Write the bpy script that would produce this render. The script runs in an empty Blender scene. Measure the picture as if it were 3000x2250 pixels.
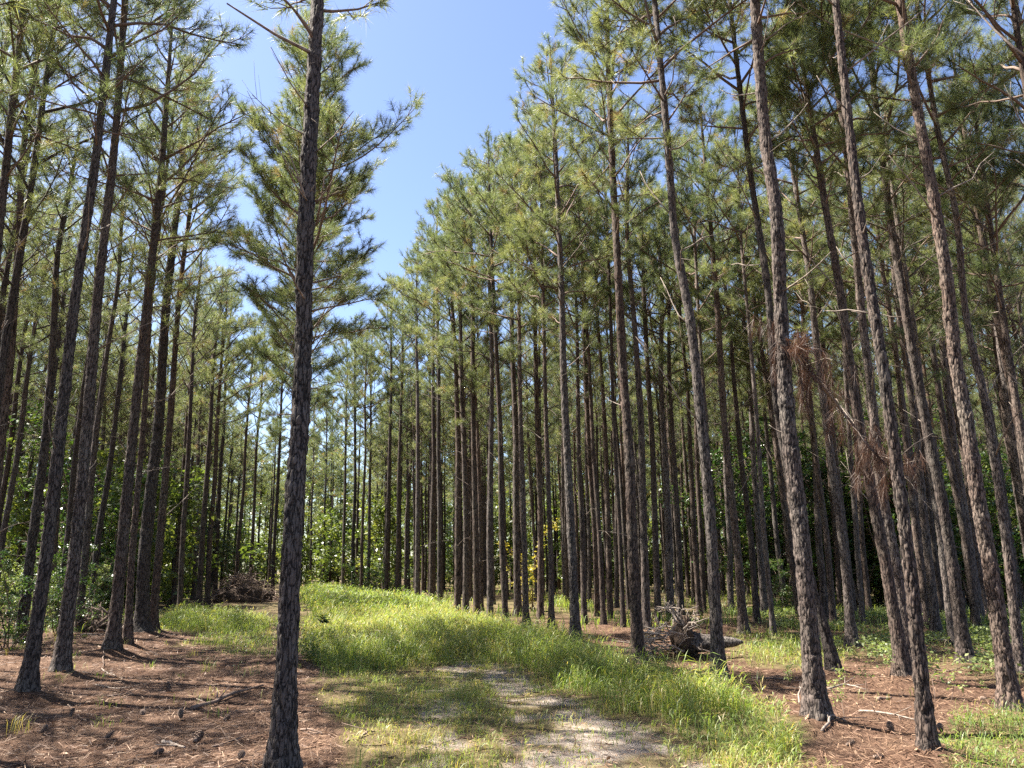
import bpy, math, random
import numpy as np
from mathutils import Vector, Quaternion

SC = bpy.context.scene
COL = SC.collection
PI = math.pi
rad = math.radians

# ------------------------------------------------------------------ camera
F, PITCH, CAMH = 2250.0, rad(13.5), 1.6          # focal length in photograph pixels (3000 wide)
CP, SP = math.cos(PITCH), math.sin(PITCH)

def ray(px, py):
    xc, yc = (px - 1500.0) / F, (1125.0 - py) / F
    return np.array([xc, CP - yc * SP, SP + yc * CP])

def on_ground(px, py):
    d = ray(px, py)
    t = -CAMH / d[2]
    return np.array([d[0] * t, d[1] * t])

def at_depth(px, py, Y):
    d = ray(px, py)
    t = Y / d[1]
    return np.array([d[0] * t, Y, CAMH + d[2] * t])

# ------------------------------------------------------------------ noise
def _hash(ix, iy, seed):
    h = (ix.astype(np.int64) * 374761393 + iy.astype(np.int64) * 668265263 + seed * 1442695041) & 0xFFFFFFFF
    h = ((h ^ (h >> 13)) * 1274126177) & 0xFFFFFFFF
    h = (h ^ (h >> 16)) & 0xFFFFFFFF
    return h / 4294967295.0

def vnoise(x, y, seed=0):
    x = np.asarray(x, float); y = np.asarray(y, float)
    ix, iy = np.floor(x), np.floor(y)
    fx, fy = x - ix, y - iy
    fx = fx * fx * (3 - 2 * fx); fy = fy * fy * (3 - 2 * fy)
    a = _hash(ix, iy, seed); b = _hash(ix + 1, iy, seed)
    c = _hash(ix, iy + 1, seed); d = _hash(ix + 1, iy + 1, seed)
    return (a * (1 - fx) + b * fx) * (1 - fy) + (c * (1 - fx) + d * fx) * fy

def fbm(x, y, seed=0, octs=4):
    s, a, n = 0.0, 0.5, 0.0
    for o in range(octs):
        s = s + a * vnoise(np.asarray(x) * 2 ** o, np.asarray(y) * 2 ** o, seed + o * 17)
        n += a; a *= 0.5
    return s / n

BASES = []                                       # trunk bases (x, y, mound height, mound radius)
def ground_z(x, y):
    x = np.asarray(x, float); y = np.asarray(y, float)
    z = 0.16 * (fbm(x * 0.22 + 3, y * 0.22, 5, 3) - 0.5) + 0.09 * (fbm(x * 0.9, y * 0.9, 9, 3) - 0.5)
    far = np.clip((np.hypot(x, y) - 40) / 80, 0, 1)
    z = z + far * 1.5 * (fbm(x * 0.02, y * 0.02, 31, 2) - 0.5)
    for (bx, by, h, r) in BASES:
        z = z + h * np.exp(-((x - bx) ** 2 + (y - by) ** 2) / (r * r))
    return z

def in_poly(x, y, poly):
    inside = np.zeros(np.shape(x), bool)
    n = len(poly)
    for i in range(n):
        x0, y0 = poly[i]; x1, y1 = poly[(i + 1) % n]
        if y0 == y1: continue
        c = ((y0 > y) != (y1 > y)) & (x < (x1 - x0) * (y - y0) / (y1 - y0) + x0)
        inside ^= c
    return inside

# ------------------------------------------------------------------ mesh building
class MB:
    """collects vertices, faces and one float value per vertex; builds ONE mesh object"""
    def __init__(s):
        s.V, s.F3, s.F4, s.A, s.n = [], [], [], [], 0
    def add(s, V, tris=None, quads=None, a=0.5):
        V = np.asarray(V, np.float32).reshape(-1, 3)
        if tris is not None and len(tris): s.F3.append(np.asarray(tris, np.int64).reshape(-1, 3) + s.n)
        if quads is not None and len(quads): s.F4.append(np.asarray(quads, np.int64).reshape(-1, 4) + s.n)
        s.V.append(V)
        s.A.append(np.broadcast_to(np.asarray(a, np.float32), (len(V),)).copy())
        s.n += len(V)
    def merge(s, o, M=None):
        if not o.n: return
        V = np.concatenate(o.V)
        if M is not None: V = V @ M[:3, :3].T + M[:3, 3]
        f3 = np.concatenate(o.F3) if o.F3 else None
        f4 = np.concatenate(o.F4) if o.F4 else None
        s.add(V, f3, f4, np.concatenate(o.A))
    def mesh(s, name, mats, smooth=False, mat_index=None):
        me = bpy.data.meshes.new(name)
        V = np.concatenate(s.V)
        f3 = np.concatenate(s.F3) if s.F3 else np.zeros((0, 3), np.int64)
        f4 = np.concatenate(s.F4) if s.F4 else np.zeros((0, 4), np.int64)
        me.vertices.add(len(V)); me.vertices.foreach_set('co', V.ravel())
        loops = np.concatenate([f3.ravel(), f4.ravel()]).astype(np.int32)
        me.loops.add(len(loops)); me.loops.foreach_set('vertex_index', loops)
        st = np.concatenate([np.arange(len(f3)) * 3, len(f3) * 3 + np.arange(len(f4)) * 4]).astype(np.int32)
        me.polygons.add(len(st)); me.polygons.foreach_set('loop_start', st)
        if smooth: me.polygons.foreach_set('use_smooth', np.ones(len(st), bool))
        at = me.attributes.new('tint', 'FLOAT', 'POINT')
        at.data.foreach_set('value', np.concatenate(s.A).astype(np.float32))
        for m in (mats if isinstance(mats, (list, tuple)) else [mats]): me.materials.append(m)
        me.update(calc_edges=True)
        return me
    def build(s, name, mat, parent=None, smooth=False):
        return link(name, s.mesh(name, mat, smooth), parent)

def link(name, me, parent=None):
    o = bpy.data.objects.new(name, me); COL.objects.link(o)
    if parent is not None: o.parent = parent
    return o

def empty(name, loc):
    o = bpy.data.objects.new(name, None); COL.objects.link(o)
    o.location = loc; o.empty_display_size = 0.2
    return o

def tag(o, label=None, cat=None, group=None, kind=None):
    if label: o['label'] = label
    if cat: o['category'] = cat
    if group: o['group'] = group
    if kind: o['kind'] = kind
    return o

def norm(v):
    return v / np.maximum(np.linalg.norm(v, axis=-1, keepdims=True), 1e-9)

def tubes(mb, P, R, sides=5, a=0.5, cap=True):
    """P (N,k,3) polylines, R (N,k) radii"""
    P = np.asarray(P, float); R = np.asarray(R, float)
    if P.ndim == 2: P, R = P[None], R[None]
    N, k, _ = P.shape
    if N == 0: return
    T = np.gradient(P, axis=1); T = norm(T)
    ref = np.zeros_like(T); ref[..., 2] = 1.0
    m = np.abs(T[..., 2]).mean(axis=1) > 0.85
    ref[m] = (1.0, 0.0, 0.0)
    X = norm(np.cross(ref, T)); Y = np.cross(T, X)
    th = np.arange(sides) * 2 * PI / sides
    ring = X[:, :, None, :] * np.cos(th)[None, None, :, None] + Y[:, :, None, :] * np.sin(th)[None, None, :, None]
    V = P[:, :, None, :] + ring * R[:, :, None, None]
    idx = np.arange(N * k * sides).reshape(N, k, sides)
    a0 = idx[:, :-1, :]; a1 = np.roll(a0, -1, axis=2); b0 = idx[:, 1:, :]; b1 = np.roll(b0, -1, axis=2)
    q = np.stack([a0, a1, b1, b0], -1).reshape(-1, 4)
    tr = []
    if cap:
        for j in range(1, sides - 1):
            tr.append(np.stack([idx[:, -1, 0], idx[:, -1, j], idx[:, -1, j + 1]], -1))
            tr.append(np.stack([idx[:, 0, 0], idx[:, 0, j + 1], idx[:, 0, j]], -1))
        tr = np.concatenate(tr)
    mb.add(V.reshape(-1, 3), tr if cap else None, q, a)

# ------------------------------------------------------------------ materials
def new_mat(name):
    m = bpy.data.materials.new(name); m.use_nodes = True
    nt = m.node_tree; nt.nodes.clear()
    out = nt.nodes.new('ShaderNodeOutputMaterial')
    return m, nt, out

def nd(nt, typ, **kw):
    n = nt.nodes.new(typ)
    for k, v in kw.items():
        if k.startswith('i_'):
            key = k[2:].replace('_', ' ')
            n.inputs[int(key) if key.isdigit() else key].default_value = v
        else: setattr(n, k, v)
    return n

def ramp(nt, src, stops, interp='LINEAR'):
    r = nt.nodes.new('ShaderNodeValToRGB'); r.color_ramp.interpolation = interp
    el = r.color_ramp.elements
    while len(el) < len(stops): el.new(0.5)
    for e, (p, c) in zip(el, stops):
        e.position = p; e.color = (c[0], c[1], c[2], 1) if len(c) == 3 else c
    nt.links.new(src, r.inputs[0])
    return r.outputs[0]

def mixc(nt, fac, a, b, mode='MIX'):
    n = nt.nodes.new('ShaderNodeMix'); n.data_type = 'RGBA'; n.blend_type = mode
    for sock, v in ((n.inputs[0], fac), (n.inputs[6], a), (n.inputs[7], b)):
        if hasattr(v, 'is_linked'): nt.links.new(v, sock)
        elif isinstance(v, (int, float)): sock.default_value = v
        else: sock.default_value = (v[0], v[1], v[2], 1)
    return n.outputs[2]

def math_n(nt, op, a, b=None):
    n = nt.nodes.new('ShaderNodeMath'); n.operation = op
    for s, v in zip(n.inputs, (a, b)):
        if v is None: continue
        if hasattr(v, 'is_linked'): nt.links.new(v, s)
        else: s.default_value = v
    return n.outputs[0]

def foliage_mat(name, stops, trans=0.35, tcol=(1.25, 1.3, 0.6), rough=0.5, spec=0.35, var=0.35):
    m, nt, out = new_mat(name)
    at = nd(nt, 'ShaderNodeAttribute', attribute_name='tint')
    col = ramp(nt, at.outputs['Fac'], stops)
    oi = nd(nt, 'ShaderNodeObjectInfo')
    br = math_n(nt, 'ADD', math_n(nt, 'MULTIPLY', oi.outputs['Random'], var), 1 - var / 2)
    hs = nd(nt, 'ShaderNodeHueSaturation')
    nt.links.new(col, hs.inputs['Color']); nt.links.new(br, hs.inputs['Value'])
    hue = math_n(nt, 'ADD', math_n(nt, 'MULTIPLY', oi.outputs['Random'], -0.03), 0.515)
    nt.links.new(hue, hs.inputs['Hue'])
    p = nd(nt, 'ShaderNodeBsdfPrincipled', i_Roughness=rough)
    p.inputs['Specular IOR Level'].default_value = spec
    nt.links.new(hs.outputs[0], p.inputs['Base Color'])
    t = nd(nt, 'ShaderNodeBsdfTranslucent')
    tc = mixc(nt, 1.0, hs.outputs[0], tcol, 'MULTIPLY')
    nt.links.new(tc, t.inputs['Color'])
    mx = nd(nt, 'ShaderNodeMixShader'); mx.inputs[0].default_value = trans
    nt.links.new(p.outputs[0], mx.inputs[1]); nt.links.new(t.outputs[0], mx.inputs[2])
    nt.links.new(mx.outputs[0], out.inputs[0])
    return m

def bark_mat(name, light, mid, dark, cell=22.0, bump=0.6):
    m, nt, out = new_mat(name)
    tc = nd(nt, 'ShaderNodeTexCoord')
    mp = nd(nt, 'ShaderNodeMapping'); mp.inputs['Scale'].default_value = (1, 1, 0.2)
    nt.links.new(tc.outputs['Object'], mp.inputs[0])
    nz = nd(nt, 'ShaderNodeTexNoise', i_Scale=16.0, i_Detail=4.0)
    nt.links.new(mp.outputs[0], nz.inputs['Vector'])
    warp = nd(nt, 'ShaderNodeVectorMath', operation='MULTIPLY_ADD')
    nt.links.new(nz.outputs['Color'], warp.inputs[0]); warp.inputs[1].default_value = (.085, .085, .085)
    nt.links.new(mp.outputs[0], warp.inputs[2])
    vo = nd(nt, 'ShaderNodeTexVoronoi', feature='DISTANCE_TO_EDGE', i_Scale=cell)
    nt.links.new(warp.outputs[0], vo.inputs['Vector'])
    vc = nd(nt, 'ShaderNodeTexVoronoi', feature='F1', i_Scale=cell)
    nt.links.new(warp.outputs[0], vc.inputs['Vector'])
    fine = nd(nt, 'ShaderNodeTexNoise', i_Scale=75.0, i_Detail=5.0, i_Roughness=0.7)
    mp2 = nd(nt, 'ShaderNodeMapping'); mp2.inputs['Scale'].default_value = (1, 1, 0.5)
    nt.links.new(tc.outputs['Object'], mp2.inputs[0]); nt.links.new(mp2.outputs[0], fine.inputs['Vector'])
    big = nd(nt, 'ShaderNodeTexNoise', i_Scale=1.1, i_Detail=3.0)
    nt.links.new(tc.outputs['Object'], big.inputs['Vector'])
    at = nd(nt, 'ShaderNodeAttribute', attribute_name='tint')
    plate = mixc(nt, fine.outputs['Fac'], mid, light)
    sep = nd(nt, 'ShaderNodeSeparateColor'); nt.links.new(vc.outputs['Color'], sep.inputs[0])
    plate = mixc(nt, math_n(nt, 'MULTIPLY', sep.outputs[0], 0.45), plate, (mid[0] * .62, mid[1] * .55, mid[2] * .5))
    plate = mixc(nt, math_n(nt, 'MULTIPLY', ramp(nt, big.outputs['Fac'], [(0.45, (0, 0, 0)), (0.7, (1, 1, 1))]), 0.35), plate, (0.2, 0.2, 0.17))
    sx = nd(nt, 'ShaderNodeSeparateXYZ'); nt.links.new(tc.outputs['Object'], sx.inputs[0])
    hgt = ramp(nt, math_n(nt, 'MULTIPLY', sx.outputs[2], 1 / 14.0), [(0.22, (0, 0, 0)), (0.75, (1, 1, 1))])
    plate = mixc(nt, math_n(nt, 'MULTIPLY', hgt, 0.5), plate, mixc(nt, fine.outputs['Fac'], (.065, .038, .025), (.21, .14, .105)))
    edge = math_n(nt, 'MULTIPLY', vo.outputs['Distance'], math_n(nt, 'ADD', math_n(nt, 'MULTIPLY', nz.outputs['Fac'], 2.2), math_n(nt, 'ADD', math_n(nt, 'MULTIPLY', hgt, 1.2), 0.0)))
    e1 = ramp(nt, edge, [(0.0, (0, 0, 0)), (0.17, (1, 1, 1))])
    e2 = ramp(nt, at.outputs['Fac'], [(0.03, (0, 0, 0)), (0.33, (1, 1, 1))])
    e = mixc(nt, 1.0, e1, e2, 'MULTIPLY')
    col = mixc(nt, e, dark, plate)
    oi = nd(nt, 'ShaderNodeObjectInfo'); hv = nd(nt, 'ShaderNodeHueSaturation')
    nt.links.new(col, hv.inputs['Color']); nt.links.new(math_n(nt, 'ADD', math_n(nt, 'MULTIPLY', oi.outputs['Random'], .6), .7), hv.inputs['Value'])
    nt.links.new(math_n(nt, 'ADD', math_n(nt, 'MULTIPLY', math_n(nt, 'FRACT', math_n(nt, 'MULTIPLY', oi.outputs['Random'], 7.3)), .5), .7), hv.inputs['Saturation'])
    col = hv.outputs[0]
    p = nd(nt, 'ShaderNodeBsdfPrincipled', i_Roughness=0.85)
    p.inputs['Specular IOR Level'].default_value = 0.2
    nt.links.new(col, p.inputs['Base Color'])
    h = math_n(nt, 'ADD', math_n(nt, 'MULTIPLY', e1, 0.7), math_n(nt, 'MULTIPLY', fine.outputs['Fac'], 0.6))
    bp = nd(nt, 'ShaderNodeBump', i_Strength=bump, i_Distance=0.012)
    nt.links.new(h, bp.inputs['Height']); nt.links.new(bp.outputs[0], p.inputs['Normal'])
    nt.links.new(p.outputs[0], out.inputs[0])
    return m

def wood_mat(name, a, b, scale=30, bump=0.4):
    m, nt, out = new_mat(name)
    tc = nd(nt, 'ShaderNodeTexCoord')
    nz = nd(nt, 'ShaderNodeTexNoise', i_Scale=scale, i_Detail=4.0, i_Roughness=0.65)
    nt.links.new(tc.outputs['Object'], nz.inputs['Vector'])
    col = ramp(nt, nz.outputs['Fac'], [(0.3, a), (0.7, b)])
    p = nd(nt, 'ShaderNodeBsdfPrincipled', i_Roughness=0.85)
    p.inputs['Specular IOR Level'].default_value = 0.2
    nt.links.new(col, p.inputs['Base Color'])
    bp = nd(nt, 'ShaderNodeBump', i_Strength=bump, i_Distance=0.01)
    nt.links.new(nz.outputs['Fac'], bp.inputs['Height']); nt.links.new(bp.outputs[0], p.inputs['Normal'])
    nt.links.new(p.outputs[0], out.inputs[0])
    return m

M_BARK = bark_mat('pine_bark', (0.215, 0.165, 0.138), (0.055, 0.039, 0.033), (0.007, 0.005, 0.005), 30.0)
M_LIMB = wood_mat('limb_bark', (0.10, 0.07, 0.055), (0.26, 0.19, 0.15), 40)
M_DEADWOOD = wood_mat('dead_wood', (0.11, 0.085, 0.07), (0.36, 0.30, 0.25), 25)
M_NEEDLE = foliage_mat('pine_needles', [(0, (0.078, 0.108, 0.068)), (0.5, (0.165, 0.20, 0.09)), (0.9, (0.25, 0.26, 0.115)), (1, (0.25, 0.18, 0.09))], 0.5, (1.15, 1.15, .72), rough=0.45, spec=0.5)
M_DEADNEEDLE = foliage_mat('dead_needles', [(0, (0.045, 0.026, 0.017)), (0.75, (0.11, 0.065, 0.04)), (1, (0.30, 0.16, 0.08))], 0.3, (1.2, 1.0, 0.8))
M_GRASS = foliage_mat('grass_blades', [(0, (0.05, 0.10, 0.025)), (0.5, (0.165, 0.235, 0.065)), (0.8, (0.27, 0.30, 0.095)), (1, (0.38, 0.30, 0.13))], 0.48, (1.25, 1.3, 0.55), 0.45, 0.4)
M_LEAF = foliage_mat('broad_leaves', [(0, (0.03, 0.065, 0.02)), (0.6, (0.07, 0.125, 0.035)), (1, (0.16, 0.19, 0.05))], 0.35, (1.3, 1.35, 0.5), 0.35, 0.5)
M_THICKET = foliage_mat('thicket_leaves', [(0, (0.06, 0.105, 0.03)), (0.6, (0.10, 0.14, 0.045)), (1, (0.18, 0.20, 0.07))], 0.45, (1.3, 1.3, 0.5), 0.4, 0.4)
M_PALELEAF = foliage_mat('pale_leaves', [(0, (0.12, 0.17, 0.06)), (1, (0.28, 0.32, 0.13))], 0.45, (1.2, 1.25, 0.6), 0.4, 0.4)
M_YELLOWLEAF = foliage_mat('yellow_leaves', [(0, (0.25, 0.24, 0.05)), (1, (0.48, 0.40, 0.09))], 0.45, (1.2, 1.15, 0.5), 0.45, 0.3)
M_STRAW = foliage_mat('straw_needles', [(0, (0.06, 0.033, 0.021)), (0.6, (0.16, 0.093, 0.058)), (1, (0.34, 0.23, 0.145))], 0.15, (1.1, 1, .9), 0.6, 0.3)
M_SOIL = wood_mat('root_soil', (0.025, 0.018, 0.013), (0.085, 0.055, 0.038), 14, 0.9)

# ------------------------------------------------------------------ pines
def bark_height(u, v, nu, seed):
    """plate pattern on the unrolled trunk: u in cells (periodic, nu cells), v in cells"""
    iu, iv = np.floor(u), np.floor(v)
    f1 = np.full(u.shape, 9.0); f2 = np.full(u.shape, 9.0); cid = np.zeros(u.shape)
    for du in (-1, 0, 1):
        for dv in (-1, 0, 1):
            cu, cv = iu + du, iv + dv
            cw = np.mod(cu, nu)
            jx = cu + 0.5 + (_hash(cw, cv, seed) - 0.5) * 0.9
            jy = cv + 0.5 + (_hash(cw, cv, seed + 7) - 0.5) * 0.9
            d = np.hypot(u - jx, v - jy)
            new = d < f1
            f2 = np.where(new, f1, np.minimum(f2, d))
            cid = np.where(new, _hash(cw, cv, seed + 3), cid)
            f1 = np.where(new, d, f1)
    return np.clip((f2 - f1) * 2.2, 0, 1), cid

class Axis:
    """trunk axis: pts (z -> x, y) local to the tree base, radius at a height"""
    def __init__(s, H, r, pts, flare=0.45, whorls=None):
        s.H, s.r, s.flare = H, r, flare
        pts = sorted(pts, key=lambda p: p[2])
        s.z = np.array([p[2] for p in pts]); s.x = np.array([p[0] for p in pts]); s.y = np.array([p[1] for p in pts])
        s.wh = whorls if whorls is not None else []
    def xy(s, z):
        z = np.asarray(z, float)
        def ip(v):
            o = np.interp(z, s.z, v)
            zz = s.z; k = np.clip(np.searchsorted(zz, z) - 1, 0, len(zz) - 2)
            lo = z > zz[-1]
            sl = (v[-1] - v[-2]) / max(zz[-1] - zz[-2], 1e-6)
            return np.where(lo, v[-1] + sl * (z - zz[-1]), o)
        # smooth by averaging neighbours
        return (np.stack([ip(s.x)[...], ip(s.y)], -1))
    def sxy(s, z):
        z = np.asarray(z, float)
        return (s.xy(np.maximum(z - .5, 0)) + s.xy(z) * 2 + s.xy(z + .5) + s.xy(z + 1) * .0) / 4.0
    def rad(s, z):
        t = np.clip(np.asarray(z, float) / s.H, 0, 1)
        base = s.r * (1.0 - 0.62 * t ** 1.15) * np.where(t > .8, 1 - ((t - .8) / .2) ** 2 * .75, 1)
        return base * (1 + s.flare * np.exp(-np.asarray(z, float) / 0.28))

def trunk_mb(ax, sides, dz, seed, amp=0.010):
    mb = MB()
    nr = int(ax.H / dz) + 1
    z = np.linspace(-0.12, ax.H, nr)
    th = np.arange(sides) * 2 * PI / sides
    Z, TH = np.meshgrid(z, th, indexing='ij')
    r = ax.rad(Z)
    nu = max(6, int(2 * PI * ax.r / getattr(ax, 'plate', .036)))
    u = TH / (2 * PI) * nu
    warp = (fbm(u * 0.8, Z * 5, seed, 2) - 0.5) * 0.9
    h, cid = bark_height(u + warp, Z / (getattr(ax, 'plate', .036) * 2.4) + (fbm(u * .9 + 40, Z * 6, seed + 5, 2) - .5) * 1.2, nu, seed)
    fade = np.clip(1 - Z / ax.H * 0.75, 0.2, 1)
    disp = (h - 0.6) * amp * fade + (cid - 0.5) * amp * 1.0 * fade
    # swellings of the stem and whorl knots
    disp += ax.r * 0.16 * (fbm(TH * 0 + Z * 0.9, np.cos(TH) * 0.8 + np.sin(TH) * .5 + seed, seed + 2, 2) - 0.5)
    for wz in ax.wh:
        disp += ax.r * 0.09 * np.exp(-((Z - wz) / 0.05) ** 2)
    # root flare lobes
    disp += ax.r * 0.28 * np.exp(-np.maximum(Z, 0) / 0.2) * (0.5 + 0.5 * np.cos(TH * 4 + seed))
    R = np.maximum(r + disp, 0.004)
    c = ax.sxy(np.maximum(z, 0))
    X = c[:, None, 0] + R * np.cos(TH); Y = c[:, None, 1] + R * np.sin(TH)
    V = np.stack([X, Y, Z], -1).reshape(-1, 3)
    idx = np.arange(nr * sides).reshape(nr, sides)
    a0 = idx[:-1]; a1 = np.roll(a0, -1, axis=1); b0 = idx[1:]; b1 = np.roll(b0, -1, axis=1)
    mb.add(V, None, np.stack([a0, a1, b1, b0], -1).reshape(-1, 4), h.ravel())
    return mb

def limb_path(rng, p0, az, el0, el1, L, n=6, wob=0.10):
    P = [np.array(p0, float)]
    for i in range(1, n):
        t = i / (n - 1)
        el = el0 + (el1 - el0) * t + rng.normal(0, wob)
        a = az + rng.normal(0, wob)
        d = np.array([math.cos(el) * math.cos(a), math.cos(el) * math.sin(a), math.sin(el)])
        P.append(P[-1] + d * L / (n - 1)); az = a
    return np.array(P)

def lerp_path(P, s):
    k = s * (len(P) - 1); i = min(int(k), len(P) - 2); f = k - i
    return P[i] * (1 - f) + P[i + 1] * f, norm(P[i + 1] - P[i])

def live_limb(rng, P, r0, tufts, start=0.3, dens=1.0):
    """tubes for a limb with twigs; appends tufts (point, direction, tint)"""
    mb = MB()
    n = len(P)
    L = np.linalg.norm(np.diff(P, axis=0), axis=1).sum()
    tubes(mb, P, r0 * np.linspace(1, 0.3, n), 5)
    TW = []; TR = []
    nt = max(3, int(L * (1 - start) / 0.15 * dens))
    for i in range(nt):
        s = start + (1 - start) * (i + rng.random() * .8) / nt
        p, d = lerp_path(P, min(s, 0.99))
        side = norm(np.cross(d, (0, 0, 1.0))) * (1 if i % 2 else -1)
        a = rng.uniform(0.5, 1.1)
        up = rng.uniform(-0.1, 0.6)
        td = norm(d * math.cos(a) + side * math.sin(a) + np.array([0, 0, up]))
        tl = rng.uniform(0.14, 0.36) + 0.46 * L * (1 - s) * rng.uniform(0.35, 1)
        q1 = p + td * tl * .55 + rng.normal(0, .01, 3)
        td2 = norm(td + np.array([0, 0, 0.35]))
        q2 = q1 + td2 * tl * .45
        TW.append([p, q1, q2]); TR.append([r0 * .38, r0 * .28, r0 * .2])
        tufts.append((q2, td2, rng.random()))
        if tl > 0.36:
            tufts.append((q1 + rng.normal(0, .04, 3), norm(td + rng.normal(0, .7, 3)), rng.random()))
        if tl > 0.34:
            for sgn in ((-1, 1) if tl < .6 else (-1, 1, -1, 1)):
                sd = norm(td + sgn * rng.uniform(.5, 1.2) * norm(np.cross(td, (0, 0, 1.0))) + np.array([0, 0, rng.uniform(-.1, .6)]))
                u_ = rng.uniform(.3, .8)
                q3 = p + td * tl * u_ + sd * rng.uniform(.12, .36)
                TW.append([p + td * tl * (u_ - .05), p + td * tl * u_ + sd * .08, q3]); TR.append([r0 * .25, r0 * .2, r0 * .15])
                tufts.append((q3, sd, rng.random()))
    p, d = lerp_path(P, 0.999)
    tufts.append((p, d, rng.random())); tufts.append((p, norm(d + rng.normal(0, .4, 3)), rng.random()))
    tubes(mb, np.array(TW), np.maximum(np.array(TR), 0.0025), 3)
    return mb

def dead_limb_mb(rng, P, r0, twigs=3):
    mb = MB(); n = len(P)
    tubes(mb, P, r0 * np.linspace(1, 0.35, n), 5)
    TW = []
    for i in range(twigs):
        s = rng.uniform(.3, .95)
        p, d = lerp_path(P, s)
        td = norm(d + rng.normal(0, .7, 3) + np.array([0, 0, .2]))
        l = rng.uniform(.1, .4)
        TW.append([p, p + td * l * .5, p + td * l + rng.normal(0, .03, 3)])
    if TW:
        tubes(mb, np.array(TW), np.tile([r0 * .3, r0 * .22, r0 * .14], (len(TW), 1)), 3)
    return mb

def needles_mb(tufts, rng, per=42, length=0.19, width=0.0075, keep=1.0):
    mb = MB()
    if not tufts: return mb
    P = np.array([t[0] for t in tufts]); D = norm(np.array([t[1] for t in tufts])); T = np.array([t[2] for t in tufts])
    N = len(P)
    D = norm(D + np.array([0, 0, 0.25 if keep == 1.0 else -.3]))
    ref = np.where(np.abs(D[:, 2:3]) > .9, np.array([[1.0, 0, 0]]), np.array([[0, 0, 1.0]]))
    X = norm(np.cross(ref, D)); Y = np.cross(D, X)
    phi = rng.uniform(0, 2 * PI, (N, per)); ang = rng.uniform(0.12, 1.5, (N, per)) * keep
    off = rng.uniform(-0.14, 0.05, (N, per, 1))
    d = D[:, None] * np.cos(ang)[..., None] + (X[:, None] * np.cos(phi)[..., None] + Y[:, None] * np.sin(phi)[..., None]) * np.sin(ang)[..., None]
    L = length * rng.uniform(0.7, 1.15, (N, per, 1))
    p0 = P[:, None] + D[:, None] * off
    tip = p0 + d * L + np.array([0, 0, -0.02])
    w = norm(np.cross(d, rng.normal(0, 1, (N, per, 3)))) * width * .5
    V = np.stack([p0 - w, p0 + w, tip], 2).reshape(-1, 3)
    n = N * per
    tint = np.clip(T[:, None] * 0.75 + rng.uniform(0, .22, (N, per)), 0, .93)
    tint = np.where((T[:, None] > .965) & np.ones((1, per), bool), 1.0, tint)
    mb.add(V, np.arange(n * 3).reshape(-1, 3), None, np.repeat(tint.ravel(), 3))
    return mb

def gen_pine(seed, ax, cb, nlive, ndead, dead_from=1.8, wide=1.0, dens=1.0, per=42, nw=0.0075, extra=None):
    """returns limbs [(MB, dead)] and the needle MB"""
    rng = np.random.default_rng(seed)
    H = ax.H; limbs = []; tufts = []
    CL = H - cb
    az = rng.uniform(0, 2 * PI)
    for i in range(nlive):
        t = (i + rng.random() * .7) / nlive
        z = cb + CL * (t ** 0.92) * 0.97
        az += 2.4 + rng.normal(0, .35)
        prof = (0.55 + 1.5 * (t / .3) if t < .3 else 2.05 * (1 - (t - .3) / .7) ** 0.8 + .28) * wide
        L = prof * rng.uniform(.75, 1.2) * (CL / 7.5) ** .5
        el0 = rad(26 + 28 * t) + rng.normal(0, .16); el1 = el0 + rad(rng.uniform(-22, 26))
        c = ax.sxy(z)
        P = limb_path(rng, (c[0], c[1], z), az, el0, el1, L)
        limbs.append((live_limb(rng, P, 0.011 + 0.008 * L, tufts, 0.38 if t < .4 else .22, dens), False))
    # leader
    for k in range(6):
        z = H - k * .12; c = ax.sxy(z)
        d = norm(np.array([rng.normal(0, .4), rng.normal(0, .4), 1.0]))
        tufts.append((np.array([c[0], c[1], z]), d, rng.random()))
    for i in range(ndead):
        t = (i + rng.random()) / ndead
        z = dead_from + (cb + CL * .25 - dead_from) * t ** .6
        az += 2.4 + rng.normal(0, .5)
        c = ax.sxy(z); r = ax.rad(z)
        L = rng.uniform(.12, .5) + (rng.uniform(.2, 1.3) if rng.random() < .35 + .5 * t else 0)
        el0 = rng.uniform(rad(12), rad(52))
        P = limb_path(rng, (c[0] + math.cos(az) * r * .6, c[1] + math.sin(az) * r * .6, z), az, el0, el0 + rng.uniform(-.2, .5), L, 5, .1)
        limbs.append((dead_limb_mb(rng, P, 0.007 + .006 * min(L, 1), int(L * 4)), True))
    if extra: extra(rng, limbs, tufts)
    return limbs, needles_mb(tufts, rng, per, 0.195, nw), tufts

PINES = []            # world positions of every pine, for spacing
def mound(x, y, r):
    BASES.append((x, y, 0.09 + r * .5, 0.26 + r * 1.7))

def root_at(x, y, label, group):
    o = empty('pine_tree', (x, y, float(ground_z(x, y)) - 0.01))
    tag(o, label, 'pine tree', group)
    return o

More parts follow.
